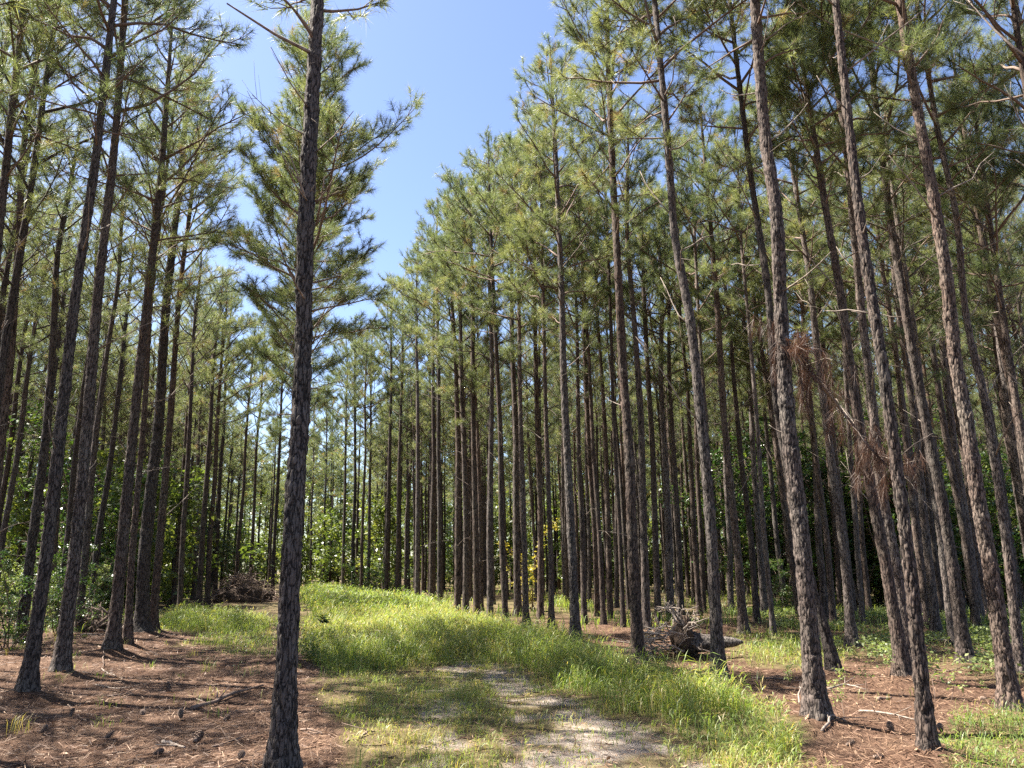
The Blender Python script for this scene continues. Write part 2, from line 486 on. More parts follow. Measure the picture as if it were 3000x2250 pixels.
# ------------------------------------------------------------------ traced pines
# (label, trunk width in px, [(px, py) base first then points up the stem], crown base height, top: height in m or photo row as negative)
LG, RG = 'pines of the left stand', 'pines of the right stand'
HERO = [
 ('nearest pine, thick dark trunk with broken stubs, beside the grassy track', LG, 66, [(823, 2325), (852, 1650), (860, 1465), (871, 1330), (884, 1050), (889, 900), (910, 470), (929, 0)], 6.1, 13.5),
 ('rugged pine on bare needles, leftmost of the trunks whose foot shows', LG, 40, [(76, 2048), (134, 1650), (174, 1300), (217, 900), (265, 530), (325, 0)], 7.2, 14.5),
 ('slanting pine second from the left among trunks whose foot shows, right of the leftmost one', LG, 40, [(175, 1986), (217, 1650), (252, 1300), (289, 900), (340, 450), (391, 0)], 7.0, 14.2),
 ('blackish pine at the left end of a tight clump of four trunks', LG, 36, [(326, 1927), (356, 1650), (395, 1250), (430, 900), (471, 530), (511, 0)], 6.6, 14.0),
 ('slim pine with a sunlit left edge, second trunk of the tight clump of four', LG, 21, [(372, 1905), (384, 1650), (415, 1250), (445, 900), (490, 450)], 6.8, 13.2),
 ('stout rough pine, third trunk of the tight clump of four', LG, 38, [(413, 1874), (421, 1650), (462, 1250), (493, 900), (530, 530), (577, 0)], 7.0, 15.0),
 ('straight pine at the right end of a tight clump of four, by the bright grass', LG, 24, [(445, 1862), (463, 1650), (495, 1250), (524, 900), (554, 600)], 6.6, 14.4),
 ('pine cutting across the top left corner, its foot outside the picture', LG, 40, [(-150, 2010), (13, 330), (46, 0)], 7.0, 14.0),
 ('pine behind the nearest trunk with one long bough reaching into the open sky', LG, 26, [(838, 1952), (868, 1400), (892, 900), (925, 300)], 4.6, 12.6),
 ('bushy pine behind the nearest trunk, crown spilling out below the long bough', LG, 24, [(846, 1846), (868, 1400), (885, 900)], 4.8, -330),
 ('slim pine between two others in the line behind the nearest trunk', LG, 22, [(842, 1893), (866, 1400), (886, 900)], 4.2, -250),
 ('pine at the right grass edge whose whole pointed crown stands against the sky', RG, 28, [(1688, 1895), (1677, 1650), (1665, 1397), (1651, 1126), (1646, 900), (1634, 597), (1620, 265)], 6.6, -110),
 ('dark pine with its foot in tall grass, left of the uprooted stump', RG, 35, [(1872, 1962), (1854, 1650), (1845, 1352), (1827, 1081), (1814, 900), (1796, 530), (1783, 199), (1773, 0)], 7.4, 14.0),
 ('grey pine with its foot in tall grass, right of the uprooted stump', RG, 37, [(2109, 2023), (2089, 1650), (2080, 1487), (2045, 1171), (2023, 945), (1982, 729), (1962, 530), (1929, 133), (1922, 0)], 7.6, 13.6),
 ('stout pine with a dead brown bough hanging from it', RG, 56, [(2395, 2135), (2355, 1650), (2335, 1450), (2312, 1307), (2289, 900), (2265, 650), (2245, 464), (2206, 0)], 7.6, 13.8),
 ('pine with a pale foot bent sharply sideways, behind the stout trunk with the dead bough', RG, 30, [(2450, 1993), (2431, 1903), (2403, 1824), (2384, 1777), (2335, 1520), (2271, 1216), (2246, 900), (2205, 530), (2139, 0)], 7.8, 14.0),
 ('pale sunlit leaning pine just left of the slim foreground pine', RG, 38, [(2652, 2008), (2594, 1650), (2542, 1397), (2497, 1126), (2470, 945), (2420, 640), (2385, 398)], 7.0, 10.6),
 ('dark pine close behind the pale sunlit leaning one', RG, 33, [(2668, 1972), (2625, 1650), (2583, 1443), (2560, 1216), (2524, 945), (2464, 431), (2404, 0)], 7.4, 14.2),
 ('slim pale pine nearest on the right, its foot at the bottom edge', RG, 36, [(2724, 2236), (2667, 1650), (2651, 1533), (2606, 1262), (2570, 990), (2556, 900), (2530, 729), (2497, 464), (2464, 0)], 7.6, 12.4),
 ('sunlit pine with a small sapling stem beside its foot, right of the slim foreground pine', RG, 36, [(2831, 1954), (2790, 1650), (2764, 1487), (2723, 1307), (2696, 1171), (2646, 900), (2617, 663), (2564, 331), (2520, 0)], 7.2, 14.5),
 ('heavy pine with charred looking foot near the right edge', RG, 48, [(2967, 2113), (2900, 1650), (2859, 1442), (2836, 1262), (2805, 1081), (2778, 900), (2730, 597), (2683, 265), (2637, 0)], 7.6, 13.8),
 ('narrow pine at the right edge, behind the one with the charred foot', RG, 28, [(2994, 1997), (2958, 1650), (2882, 1216), (2836, 945), (2796, 663), (2756, 398), (2690, 0)], 7.0, 13.6),
 ('pine filling the top right corner, with a broken limb', RG, 62, [(3330, 2330), (3040, 330), (2985, 0)], 7.0, 12.8),
 ('pine by the top right corner, just left below the corner trunk', RG, 32, [(3270, 2060), (3000, 400), (2955, 60)], 6.8, 12.2),
 ('dark pine by the right edge whose forked top ends below the upper corner', RG, 30, [(3125, 1960), (2990, 1216), (2940, 900), (2895, 597)], 5.4, 10.6),
 ('slim sunlit straight pine over low yellow green plants, right of the stump', RG, 25, [(2180, 1868), (2164, 1650), (2119, 1216), (2102, 945), (2075, 600), (2040, 200)], 7.2, 14.5),
 ('dark pine among low leafy plants, between the stout trunk and pale leaning one', RG, 28, [(2498, 1907), (2477, 1650), (2445, 1400), (2400, 1080), (2370, 850), (2330, 550)], 7.0, 13.6),
 ('slim dark pine at the grass edge, left of the one with the pointed crown', RG, 17, [(1616, 1866), (1614, 1650), (1600, 1250), (1592, 900)], 6.6, 13.2),
 ('pine at the grass edge, second to the left of the one with the pointed crown', RG, 18, [(1541, 1857), (1538, 1650), (1524, 1216), (1520, 900)], 6.4, -420),
]
# (px, py base, px, py up the stem or None, width, top, label)
MID = [
 (526, 1805, 579, 900, 15, 14.5, 'slim pine rising from the bright grass patch', LG),
 (582, 1784, 646, 900, 22, 14.8, 'dark pine left of the brush heap', LG),
 (608, 1777, 655, 900, 15, 15.2, 'thin pine just left of the brush heap', LG),
 (629, 1750, 670, 1000, 16, -640, 'straight pine standing right at the brush heap', LG),
 (564, 1758, 600, 1000, 11, 15.0, None, LG), (665, 1716, None, 0, 7, None, None, LG), (680, 1718, None, 0, 7, None, None, LG),
 (752, 1714, None, 0, 8, None, None, LG), (787, 1719, None, 0, 11, None, 'pine at the right end of the brush heap, beside the nearest trunk', LG),
 (-55, 1770, 119, 40, 24, 15, None, LG), (40, 1765, 160, 0, 18, 15, None, LG), (112, 1775, 205, 100, 20, 14.6, None, LG),
 (150, 1800, 240, 300, 16, 14.2, None, LG), (-120, 1840, 20, 700, 26, 14, None, LG), (270, 1770, 330, 700, 15, 14.5, None, LG), (330, 1760, 395, 500, 14, 14.6, None, LG),
 (858, 1788, 878, 1000, 14, -620, None, LG), (730, 1738, None, 0, 11, -700, None, LG), (798, 1744, None, 0, 11, -760, None, LG), (690, 1742, None, 0, 11, -620, None, LG), (830, 1750, None, 0, 10, -900, None, LG),
 (908, 1719, None, 0, 6, -1010, 'thin pale pine at the far end of the grass, leftmost of three', RG), (945, 1721, None, 0, 6, -1000, 'thin pale pine at the far end of the grass, middle of three', RG),
 (966, 1716, None, 0, 7, -1020, 'thin pale pine at the far end of the grass, rightmost of three', RG),
 (1004, 1736, 1006, 1600, 9, -960, None, RG), (1035, 1743, 1040, 1000, 11, -930, None, RG), (1058, 1748, 1068, 1300, 8, -960, None, RG),
 (1078, 1745, 1085, 1300, 9, -950, None, RG), (1131, 1755, 1142, 1300, 13, -850, None, RG), (1162, 1755, 1172, 1300, 11, -820, None, RG),
 (1222, 1772, 1222, 1000, 14, -720, 'dark straight pine alone at the crest of the tall grass', RG),
 (1263, 1766, 1270, 1000, 14, -640, None, RG), (1288, 1783, 1282, 1000, 14, -590, None, RG), (1341, 1806, 1336, 1000, 17, -530, None, RG),
 (1364, 1810, 1352, 1000, 17, -560, None, RG), (1397, 1819, 1388, 900, 16, -480, None, RG), (1436, 1824, 1434, 900, 16, -470, None, RG),
 (1482, 1839, 1450, 1000, 18, -400, None, RG), (1518, 1803, 1500, 900, 22, -420, 'thick dark trunk seen through the gap between two grass edge pines', RG),
 (1583, 1813, 1572, 1000, 15, -330, None, RG), (1583, 1792, 1576, 1000, 13, None, None, RG), (1654, 1763, 1646, 1200, 10, None, None, RG),
 (1712, 1833, 1690, 1000, 17, None, None, RG), (1726, 1774, 1712, 1000, 11, None, None, RG), (1751, 1806, 1715, 1000, 14, None, None, RG),
 (1769, 1848, 1730, 1200, 15, None, 'slim pine on bare needles right of the pointed crown pine', RG), (1789, 1812, 1765, 1100, 13, None, None, RG), (1807, 1777, 1800, 1300, 10, None, None, RG),
 (1827, 1855, 1800, 1200, 13, None, 'thin pine just left of the dark one with its foot in tall grass', RG), (1896, 1859, 1872, 1200, 24, None, 'stout pine just behind the uprooted stump, left end', RG),
 (1929, 1824, 1895, 1000, 17, None, None, RG), (1965, 1821, 1945, 1200, 22, None, 'pine rising straight behind the top of the uprooted stump', RG), (1997, 1817, 1970, 1200, 14, None, None, RG),
 (2050, 1806, 2010, 1200, 14, None, None, RG), (2062, 1790, 2040, 1200, 13, None, None, RG), (2104, 1845, 2002, 331, 16, 14.5, None, RG),
 (2142, 1797, 2120, 1200, 15, None, None, RG), (2241, 1810, 2200, 1200, 18, None, None, RG), (2268, 1878, 2230, 1400, 12, None, 'very thin pine rising out of the yellow green plants', RG),
 (2345, 1812, 2290, 1450, 20, None, None, RG), (2421, 1824, 2380, 1200, 20, None, None, RG), (2442, 1831, 2390, 1300, 19, None, None, RG), (2460, 1787, 2420, 1300, 13, None, None, RG),
 (2529, 1842, 2490, 1300, 16, None, None, RG), (2549, 1806, 2510, 1300, 12, None, None, RG), (2724, 1860, 2650, 1300, 22, None, 'left one of a sunlit pair behind the slim foreground pine', RG),
 (2746, 1867, 2680, 1300, 24, None, 'right one of a sunlit pair behind the slim foreground pine', RG), (2760, 1810, 2710, 1400, 15, None, None, RG), (2873, 1827, 2780, 1200, 26, None, 'dark pine behind the sunlit one near the right edge', RG),
 (2895, 1815, 2800, 1200, 18, None, None, RG), (2800, 1800, 2740, 1300, 14, None, None, RG), (3060, 1870, 2967, 1300, 28, None, None, RG), (3040, 1805, 2950, 1300, 18, None, None, RG),
]

rs = np.random.default_rng(11)
def depth_r(bx, by, w, P):
    d = ray(bx, by); t = -CAMH / d[2]
    return w / F * t * 0.5                          # t is the distance along the optical axis

hero_info = []
for (label, grp, w, pix, cb, top) in HERO:
    b = on_ground(*pix[0]); r = .94 * float(np.clip(depth_r(*pix[0], w, b), .06, .16))
    hero_info.append((b, r)); mound(b[0], b[1], r); PINES.append((b[0], b[1]))
mid_info = []
for (bx, by, ux, uy, w, top, label, grp) in MID:
    b = on_ground(bx, by); r = float(np.clip(depth_r(bx, by, w, b), .06, .145))
    mid_info.append((b, r)); PINES.append((b[0], b[1]))
    if b[1] < 22: mound(b[0], b[1], r)

def top_height(b, px, top, default):
    if top is None: return default
    if top > 0: return top
    return float(at_depth(px, -top, b[1])[2])

def add_pine_parts(root, trunk_me, limbs_me, crown_me, sr=1.0, sc=1.0, sh=1.0):
    t = link('trunk', trunk_me, root); t.scale = (sr, sr, sh)
    for me, dead in limbs_me:
        l = link('dead_limb' if dead else 'limb', me, root); l.scale = (sc, sc, sh)
    c = link('crown', crown_me, root); c.scale = (sc, sc, sh)

def long_bough(tip_px, tip_py, from_z, Y, base):
    def ex(rng, limbs, tufts):
        tip = at_depth(tip_px, tip_py, Y) - np.array([base[0], base[1], 0])
        p0 = np.array([0.1, 0, from_z])
        P = []
        for s in np.linspace(0, 1, 8):
            p = p0 * (1 - s) + tip * s
            p[2] -= 0.34 * math.sin(s * PI) * (1 - .3 * s); p[1] += .2 * s
            P.append(p)
        limbs.append((live_limb(rng, np.array(P), 0.022, tufts, 0.52, 0.9), False))
    return ex

def hero_stubs(ax_ref):
    def ex(rng, limbs, tufts):
        ax = ax_ref[0]
        # (px, py at trunk, px, py at tip, radius): broken stubs traced on the nearest pine
        for (x0, y0, x1, y1, r) in [(878, 600, 838, 478, .012), (880, 585, 822, 500, .010), (930, 640, 948, 565, .014), (868, 885, 838, 835, .013),
                                    (926, 585, 985, 555, .009), (925, 650, 968, 585, .007), (905, 430, 1033, 370, .008), (875, 380, 735, 320, .008),
                                    (870, 560, 720, 310, .006), (905, 965, 960, 940, .009), (902, 1010, 975, 930, .006), (905, 120, 660, 50, .02), (880, 300, 790, 180, .008)]:
            a = at_depth(x0, y0, 5.75 + .0); b = at_depth(x1, y1, 5.6 + rng.uniform(-.25, .25))
            o = np.array([hero_info[0][0][0], hero_info[0][0][1], 0])
            a, b = a - o, b - o
            c = ax.sxy(a[2]); a[0] = a[0] * .5 + c[0] * .5; a[1] = c[1]
            m = (a + b) / 2 + rng.normal(0, .015, 3) - np.array([0, 0, .03])
            P = np.array([a, a * .5 + m * .5, m, m * .5 + b * .5, b])
            limbs.append((dead_limb_mb(rng, P, r, 4 if r < .009 else 0), True))
    return ex

HI = {}
for i, (label, grp, w, pix, cb, top) in enumerate(HERO):
    b, r = hero_info[i]
    pts = []
    for (px, py) in pix:
        q = at_depth(px, py, b[1]); pts.append((q[0] - b[0], 0.0, max(0.0, q[2])))
    rr = np.random.default_rng(500 + i)
    pts = [(p[0], p[1] + 0.02 * p[2] * rr.normal(0, .6), p[2]) for p in pts]
    H = top_height(b, pix[-1][0], top, 14)
    near = b[1] < 9
    wh = list(np.arange(2.2, H, .55) + rr.normal(0, .08, len(np.arange(2.2, H, .55))))
    ax = Axis(H, r, pts, 0.75, wh); ax.plate = rr.uniform(.030, .046)
    tm = trunk_mb(ax, 56 if near else 40, 0.022 if near else 0.035, 30 + i, 0.013 if near else 0.012)
    ref = [ax]
    extra = None
    if i == 0: extra = hero_stubs(ref)
    if i == 8: extra = long_bough(1222, 305, float(at_depth(930, 520, b[1])[2]), b[1], b)
    wide = 0.95 if i not in (7, 22, 23) else .9
    if i in (8, 9, 10): wide = 0.95
    limbs, nm, tf = gen_pine(700 + i, ax, cb, 30 if i not in (8, 9, 10) else 38, 4 if i == 0 else 10, 2.6 if near else 1.8, wide * (1.1 if i not in (8, 9, 10) else 1.02), 1.0 if i not in (8, 9, 10) else 1.3, (72 if i > 7 else 42), 0.0058, extra)
    root = root_at(b[0], b[1], label, grp)
    add_pine_parts(root, tm.mesh('trunk', M_BARK, True),
                   [(m.mesh('dead_limb' if d else 'limb', M_DEADWOOD if d else M_LIMB), d) for m, d in limbs],
                   nm.mesh('crown', M_NEEDLE))

# ------------------------------------------------------------------ pine templates for the rows
TPL = []
for k in range(7):
    rr = np.random.default_rng(900 + k)
    H, r = 14.0, 0.10
    pts = [(0, 0, 0)] + [(rr.normal(0, .05) + .0 * z, rr.normal(0, .05), z) for z in (2.5, 5, 7.5, 10, 12.5, 14)]
    ax = Axis(H, r, pts, 0.3, list(np.arange(2, H, .6)))
    cb = [6.6, 7.4, 8.2, 6.0, 7.0, 7.8, 5.2][k]
    tm = trunk_mb(ax, 20, 0.10, 60 + k, 0.013)
    limbs, nm, tf = gen_pine(950 + k, ax, cb, 25, 10, 1.8, [1.1, 1.05, .9, 1.15, 1.1, 1.0, 1.2][k], .95, 64, 0.0060)
    fused = MB(); fused.merge(tm)
    for m, d in limbs: fused.merge(m)
    low = needles_mb(tf, np.random.default_rng(5), 13, 0.21, 0.016)
    TPL.append(dict(trunk=tm.mesh('trunk', M_BARK, True), limbs=[(m.mesh('dead_limb' if d else 'limb', M_DEADWOOD if d else M_LIMB), d) for m, d in limbs],
                    fused=fused.mesh('trunk', M_BARK, True), crown=nm.mesh('crown', M_NEEDLE), thin=needles_mb(tf, np.random.default_rng(6), 36, .195, .0058).mesh('crown', M_NEEDLE), fusedmb=fused, lowmb=low, mb=nm))

def place_pine(b, r, H, lean, label, grp, k, limbs=True, spin=0.0, thin=False):
    root = root_at(b[0], b[1], label, grp)
    up = Vector((lean[0], lean[1], 1)).normalized()
    root.rotation_mode = 'QUATERNION'
    root.rotation_quaternion = Vector((0, 0, 1)).rotation_difference(up) @ Quaternion((0, 0, 1), spin)
    T = TPL[k]; sr = r / .10; sh = H / 14.0; sc = float(np.clip(sr ** .5, .8, 1.15)) * (1.0 if thin else 1.1)
    if limbs: add_pine_parts(root, T['trunk'], T['limbs'], T['thin' if thin else 'crown'], sr, sc, sh)
    else: add_pine_parts(root, T['fused'], [], T['thin' if thin else 'crown'], sc, sc, sh)

LEFTFAR = 'slender pine deep in the shady left stand, behind the shrubs'
RIGHTFAR = 'slender straight pine deep in the right stand, trunk among many alike'
RIGHTEDGE = 'slim straight pine along the grass edge, in the row running to the far end'
RIGHTMID = 'straight pine on the needle floor inside the right stand, behind the grass edge row'
for i, (bx, by, ux, uy, w, top, label, grp) in enumerate(MID):
    b, r = mid_info[i]
    if ux is None: lean = (-0.02 + rs.normal(0, .01), rs.normal(0, .01)); px = bx - 20
    else:
        q = at_depth(ux, uy, b[1]); lean = ((q[0] - b[0]) / q[2], rs.normal(0, .01)); px = ux
    H = top_height(b, px, top, rs.uniform(13.2, 15.5))
    H = float(np.clip(H, 9, 18.5))
    if label is None:
        if grp == LG: label = LEFTFAR
        elif bx < 1600: label = RIGHTEDGE
        else: label = RIGHTMID
        g = label
    place_pine(b, r, H, lean, label, grp if label not in (LEFTFAR, RIGHTEDGE, RIGHTMID) else {LEFTFAR: 'pines deep in the left stand', RIGHTEDGE: 'grass edge row of pines', RIGHTMID: 'pines inside the right stand'}[label],
               int(rs.integers(0, 7)), b[1] < 24, rs.uniform(0, 2 * PI), grp == LG and b[1] < 34)

# edges of the track corridor, in world metres, from the traced rows
def edge_line(pix):
    w = sorted([tuple(on_ground(*p)) for p in pix], key=lambda q: q[1])
    xs = np.array([q[0] for q in w]); ys = np.array([q[1] for q in w])
    return lambda y: np.interp(y, ys, xs)
R_EDGE = edge_line([(1004, 1736), (1131, 1755), (1222, 1772), (1341, 1806), (1482, 1839), (1688, 1895), (1872, 1962), (2109, 2023), (2395, 2135), (2724, 2236)])
L_EDGE = edge_line([(76, 2048), (175, 1986), (326, 1927), (445, 1862), (526, 1805), (582, 1784), (640, 1735)])
NX, NY = np.array([p[0] for p in PINES]), np.array([p[1] for p in PINES])
fill = []
def try_fill(x, y, gap):
    global NX, NY
    if np.min(np.hypot(NX - x, (NY - y))) < gap: return False
    NX = np.append(NX, x); NY = np.append(NY, y); fill.append((x, y)); return True
cand = []
for gy in np.arange(11, 64, 2.1):
    for gx in np.arange(-46, 50, 2.2):
        cand.append((gx + rs.normal(0, .35) - .33 * (gy - 11) % 2.5, gy + rs.normal(0, .4)))
far_fill = []
for x, y in cand:
    if abs(x) > y * .70 + 1.5: far_fill.append((x, y)); continue
    right = x > R_EDGE(y) + 1.5; left = x < L_EDGE(y) - 1.0
    if y > 60: right = right or x > -12
    if not (right or left): continue
    if right and y < 19 and x < R_EDGE(y) + 7: continue
    fill_ok = try_fill(x, y, 1.55)
NTR = len(HERO) + len(MID)
fill.sort(key=lambda p: math.hypot(*p))
overflow = fill[298 - NTR:]; print('FILL', len(fill), NTR)
fill = fill[:298 - NTR]
for x, y in fill:
    right = x > R_EDGE(y)
    label, g = (RIGHTFAR, 'pines deep in the right stand') if right else (LEFTFAR, 'pines deep in the left stand')
    place_pine((x, y), float(rs.uniform(.062, .125)), float(rs.uniform(12.5, 16.2)), (-.022 + rs.normal(0, .014), rs.normal(0, .012)),
               label, g, int(rs.integers(0, 7)), False, rs.uniform(0, 2 * PI), y < 45)

# ------------------------------------------------------------------ the wood around: beyond the counted rows and beside the frame
wood_t, wood_c = MB(), MB()
def mat4(x, y, z, spin, sx, sz):
    c, s = math.cos(spin), math.sin(spin)
    return np.array([[c * sx, -s * sx, -.02 * sz, x], [s * sx, c * sx, 0, y], [0, 0, sz, z], [0, 0, 0, 1.0]])
for x, y in overflow:
    T = TPL[int(rs.integers(0, 7))]; M = mat4(x, y, float(ground_z(x, y)), rs.uniform(0, 6.28), rs.uniform(.85, 1.15), rs.uniform(.9, 1.12))
    wood_t.merge(T['fusedmb'], M); wood_c.merge(T['lowmb'], M)
LOWT = []
for k in range(3):
    ax = Axis(14, .1, [(0, 0, 0), (.05, .05, 7), (0, 0, 14)], .2)
    tb = MB(); z = np.linspace(0, 14, 8); c = ax.sxy(z)
    tubes(tb, np.column_stack([c, z]), ax.rad(z), 6)
    rr = np.random.default_rng(77 + k)
    lim, nm, tf = gen_pine(40 + k, ax, 5.5, 26, 3, 2, 1.3, .8, 1)
    LOWT.append((tb, needles_mb(tf, rr, 9, .24, .036)))
# beside the frame: the stand to the left that shades the track, and a few rows to the right and behind
side = []
for gy in np.arange(-12, 34, 2.5):
    for gx in np.arange(-26, 34, 2.6):
        x, y = gx + rs.normal(0, .4), gy + rs.normal(0, .4)
        if abs(x) < max(y, 0) * .70 + (.7 if x < 0 else 2.2): continue
        if y > 1 and -3.4 < x < 3.5: continue
        if y <= 3 and -4.2 < x < 4.5: continue
        if x > 0 and (x > 14 or y < 0 or rs.random() < .4): continue
        if x < -24 or np.min(np.hypot(NX - x, NY - y)) < 1.9: continue
        side.append((x, y))
        NX = np.append(NX, x); NY = np.append(NY, y)
for x, y in side:
    T = TPL[int(rs.integers(0, 7))]; M = mat4(x, y, float(ground_z(x, y)), rs.uniform(0, 6.28), rs.uniform(.85, 1.1), rs.uniform(.88, 1.06))
    wood_t.merge(T['fusedmb'], M); wood_c.merge(T['lowmb'], M)
nfar = 0
for i in range(900):
    y = rs.uniform(58, 135); x = rs.uniform(-.78, .78) * y
    if y < 64 and -14 > x > -22: continue
    if nfar > 420: break
    nfar += 1
    tb, nm = LOWT[int(rs.integers(0, 3))]
    M = mat4(x, y, float(ground_z(x, y)) - .1, rs.uniform(0, 6.28), rs.uniform(.9, 1.4), rs.uniform(.85, 1.1))
    wood_t.merge(tb, M); wood_c.merge(nm, M)
o = wood_t.build('far_wood', M_BARK, None, True)
tag(o, 'trunks of the wood that goes on beyond the counted pines', 'wood', None, 'stuff')
o = wood_c.build('far_canopy', M_NEEDLE)
tag(o, 'needle canopy of the wood that goes on beyond the counted pines', 'wood', None, 'stuff')
del wood_t, wood_c

# ------------------------------------------------------------------ ground
def wpoly(pix): return [tuple(on_ground(*p)) for p in pix]
Z_TALL = wpoly([(1330, 1835), (1480, 1848), (1690, 1900), (1880, 1968), (2110, 2035), (2290, 2105), (2400, 2190), (2340, 2250), (2150, 2215), (1960, 2140), (1780, 2070), (1620, 1995), (1520, 1935), (1420, 1890)])
Z_MID = wpoly([(880, 1722), (1000, 1733), (1300, 1786), (1480, 1843), (1520, 1935), (1420, 1945), (1320, 1950), (1200, 1960), (960, 1980), (890, 1935), (880, 1850), (905, 1790)])
Z_FRONT = wpoly([(955, 1975), (1210, 1975), (1340, 1950), (1440, 2010), (1480, 2100), (1500, 2330), (990, 2330), (1000, 2200), (940, 2080)])
Z_FRINGE = wpoly([(1500, 1930), (1620, 1985), (1780, 2060), (1960, 2130), (2200, 2210), (2480, 2260), (2560, 2400), (1850, 2400), (1950, 2190), (1700, 2080), (1560, 2000)])
Z_LPATCH = wpoly([(465, 1810), (560, 1797), (700, 1803), (800, 1815), (800, 1850), (620, 1858), (470, 1845)])
Z_LDIM = wpoly([(600, 1850), (800, 1850), (810, 1925), (680, 1920), (560, 1890)])
Z_RFAR = wpoly([(1590, 1760), (1700, 1757), (1760, 1790), (1700, 1800), (1600, 1790)])
Z_RMID = wpoly([(2130, 1870), (2330, 1860), (2480, 1900), (2480, 1960), (2330, 1960), (2150, 1945)])
Z_RCOR = wpoly([(2800, 2130), (2920, 2110), (3100, 2150), (3150, 2400), (2760, 2400)])
Z_SAND = wpoly([(1400, 1935), (1490, 1942), (1610, 2020), (1740, 2080), (1920, 2140), (2060, 2240), (2100, 2500), (1440, 2500), (1520, 2240), (1500, 2130), (1450, 2035)])
Z_RUT = wpoly([(1290, 1938), (1380, 1938), (1360, 2010), (1350, 2090), (1350, 2180), (1330, 2400), (1150, 2400), (1230, 2150), (1260, 2040)])
Z_STRIP = wpoly([(1375, 1945), (1425, 1945), (1480, 2040), (1520, 2130), (1510, 2240), (1430, 2500), (1340, 2500), (1365, 2200), (1365, 2080)])
Z_TRACK = wpoly([(1230, 1935), (1500, 1930), (1800, 2070), (2150, 2220), (2250, 2500), (950, 2500), (1150, 2100)])
Z_COVER = wpoly([(2130, 1800), (2400, 1790), (3100, 1800), (3100, 2010), (2900, 2010), (2750, 1950), (2560, 1950), (2450, 1900), (2300, 1850)])
Z_PATCH2 = wpoly([(2150, 2090), (2380, 2180), (2330, 2330), (2050, 2330)])

def axis_coords(lo, hi, fine_lo, fine_hi, step, grow):
    mid = list(np.arange(fine_lo, fine_hi, step))
    s, v, up = step, fine_hi, []
    while v < hi: up.append(v); s *= grow; v += s
    s, v, dn = step, fine_lo, []
    while True:
        s *= grow; v -= s
        if v < lo: break
        dn.append(v)
    return np.array(dn[::-1] + mid + up + [hi]) if dn else np.array([lo] + mid + up + [hi])
gx = axis_coords(-320, 320, -8.5, 8.5, .055, 1.06)
gy = axis_coords(-60, 420, 3.6, 17, .055, 1.05)
GX, GY = np.meshgrid(gx, gy)
near_f = np.clip(1 - np.hypot(GX, GY) / 45, 0, 1)
GZ = ground_z(GX, GY)
GZ = GZ + near_f * (0.05 * (fbm(GX * 2.6, GY * 2.6, 71, 3) - .5) + .022 * (fbm(GX * 9, GY * 9, 72, 2) - .5))
wx = GX + (fbm(GX * 1.7, GY * 1.7, 41, 3) - .5) * .9 * np.clip(GY / 12, .4, 3)
wy = GY + (fbm(GX * 1.7 + 9, GY * 1.7, 42, 3) - .5) * .9 * np.clip(GY / 12, .4, 3)
def blur_(a, n=8):
    for _ in range(n):
        p = np.pad(a, 1, mode='edge')
        a = (p[1:-1, 1:-1] * 2 + p[:-2, 1:-1] + p[2:, 1:-1] + p[1:-1, :-2] + p[1:-1, 2:]) / 6
    return a
grassy = np.zeros(GX.shape)
for zz, v in ((Z_TALL, 1), (Z_MID, 1), (Z_FRONT, .75), (Z_FRINGE, .7), (Z_LPATCH, 1), (Z_LDIM, .6), (Z_RFAR, 1), (Z_TRACK, .8), (Z_RMID, .7), (Z_RCOR, .7), (Z_COVER, .35)):
    grassy = np.maximum(grassy, in_poly(wx, wy, zz) * v)
sand = np.maximum(in_poly(wx, wy, Z_SAND) * np.clip((fbm(GX * 1.6, GY * 2.6, 55, 3) - .33) * 8, 0, 1), in_poly(wx, wy, Z_RUT) * np.clip((fbm(GX * 1.9 + 7, GY * 2.6, 56, 3) - .42) * 8, 0, .9))
GZ = GZ - .035 * blur_(in_poly(wx, wy, Z_SAND) * 1.0)
def blur(a, n=2):
    for _ in range(n):
        p = np.pad(a, 1, mode='edge')
        a = (p[1:-1, 1:-1] * 2 + p[:-2, 1:-1] + p[2:, 1:-1] + p[1:-1, :-2] + p[1:-1, 2:]) / 6
    return a
grassy = np.maximum(grassy, np.clip((GY - 22) / 14, 0, 1) * np.clip((fbm(GX * .3, GY * .3, 64, 3) - .3) * 4, 0, .9))
grassy, sand = blur(grassy, 4), blur(sand, 2)
g = MB()
ny, nx = GX.shape
idx = np.arange(nx * ny).reshape(ny, nx)
g.add(np.stack([GX, GY, GZ], -1).reshape(-1, 3), None, np.stack([idx[:-1, :-1], idx[:-1, 1:], idx[1:, 1:], idx[1:, :-1]], -1).reshape(-1, 4), grassy.ravel())

m, nt, out = new_mat('forest_floor')
tc = nd(nt, 'ShaderNodeTexCoord')
a_g = nd(nt, 'ShaderNodeAttribute', attribute_name='tint'); a_s = nd(nt, 'ShaderNodeAttribute', attribute_name='sand')
def tnoise(scale, detail=4.0, rough=.6, vec=None, dist=0.0):
    n = nd(nt, 'ShaderNodeTexNoise', i_Scale=scale, i_Detail=detail, i_Roughness=rough, i_Distortion=dist)
    nt.links.new(vec if vec is not None else tc.outputs['Object'], n.inputs['Vector']); return n.outputs['Fac']
straws = []
for rz, sx in ((0.3, 1), (1.2, 1), (2.2, 1), (2.9, 1)):
    mp = nd(nt, 'ShaderNodeMapping'); mp.inputs['Rotation'].default_value = (0, 0, rz); mp.inputs['Scale'].default_value = (110, 9, 1)
    nt.links.new(tc.outputs['Object'], mp.inputs[0])
    straws.append(tnoise(1.0, 2.0, .5, mp.outputs[0], .6))
st = math_n(nt, 'MAXIMUM', math_n(nt, 'MAXIMUM', straws[0], straws[1]), math_n(nt, 'MAXIMUM', straws[2], straws[3]))
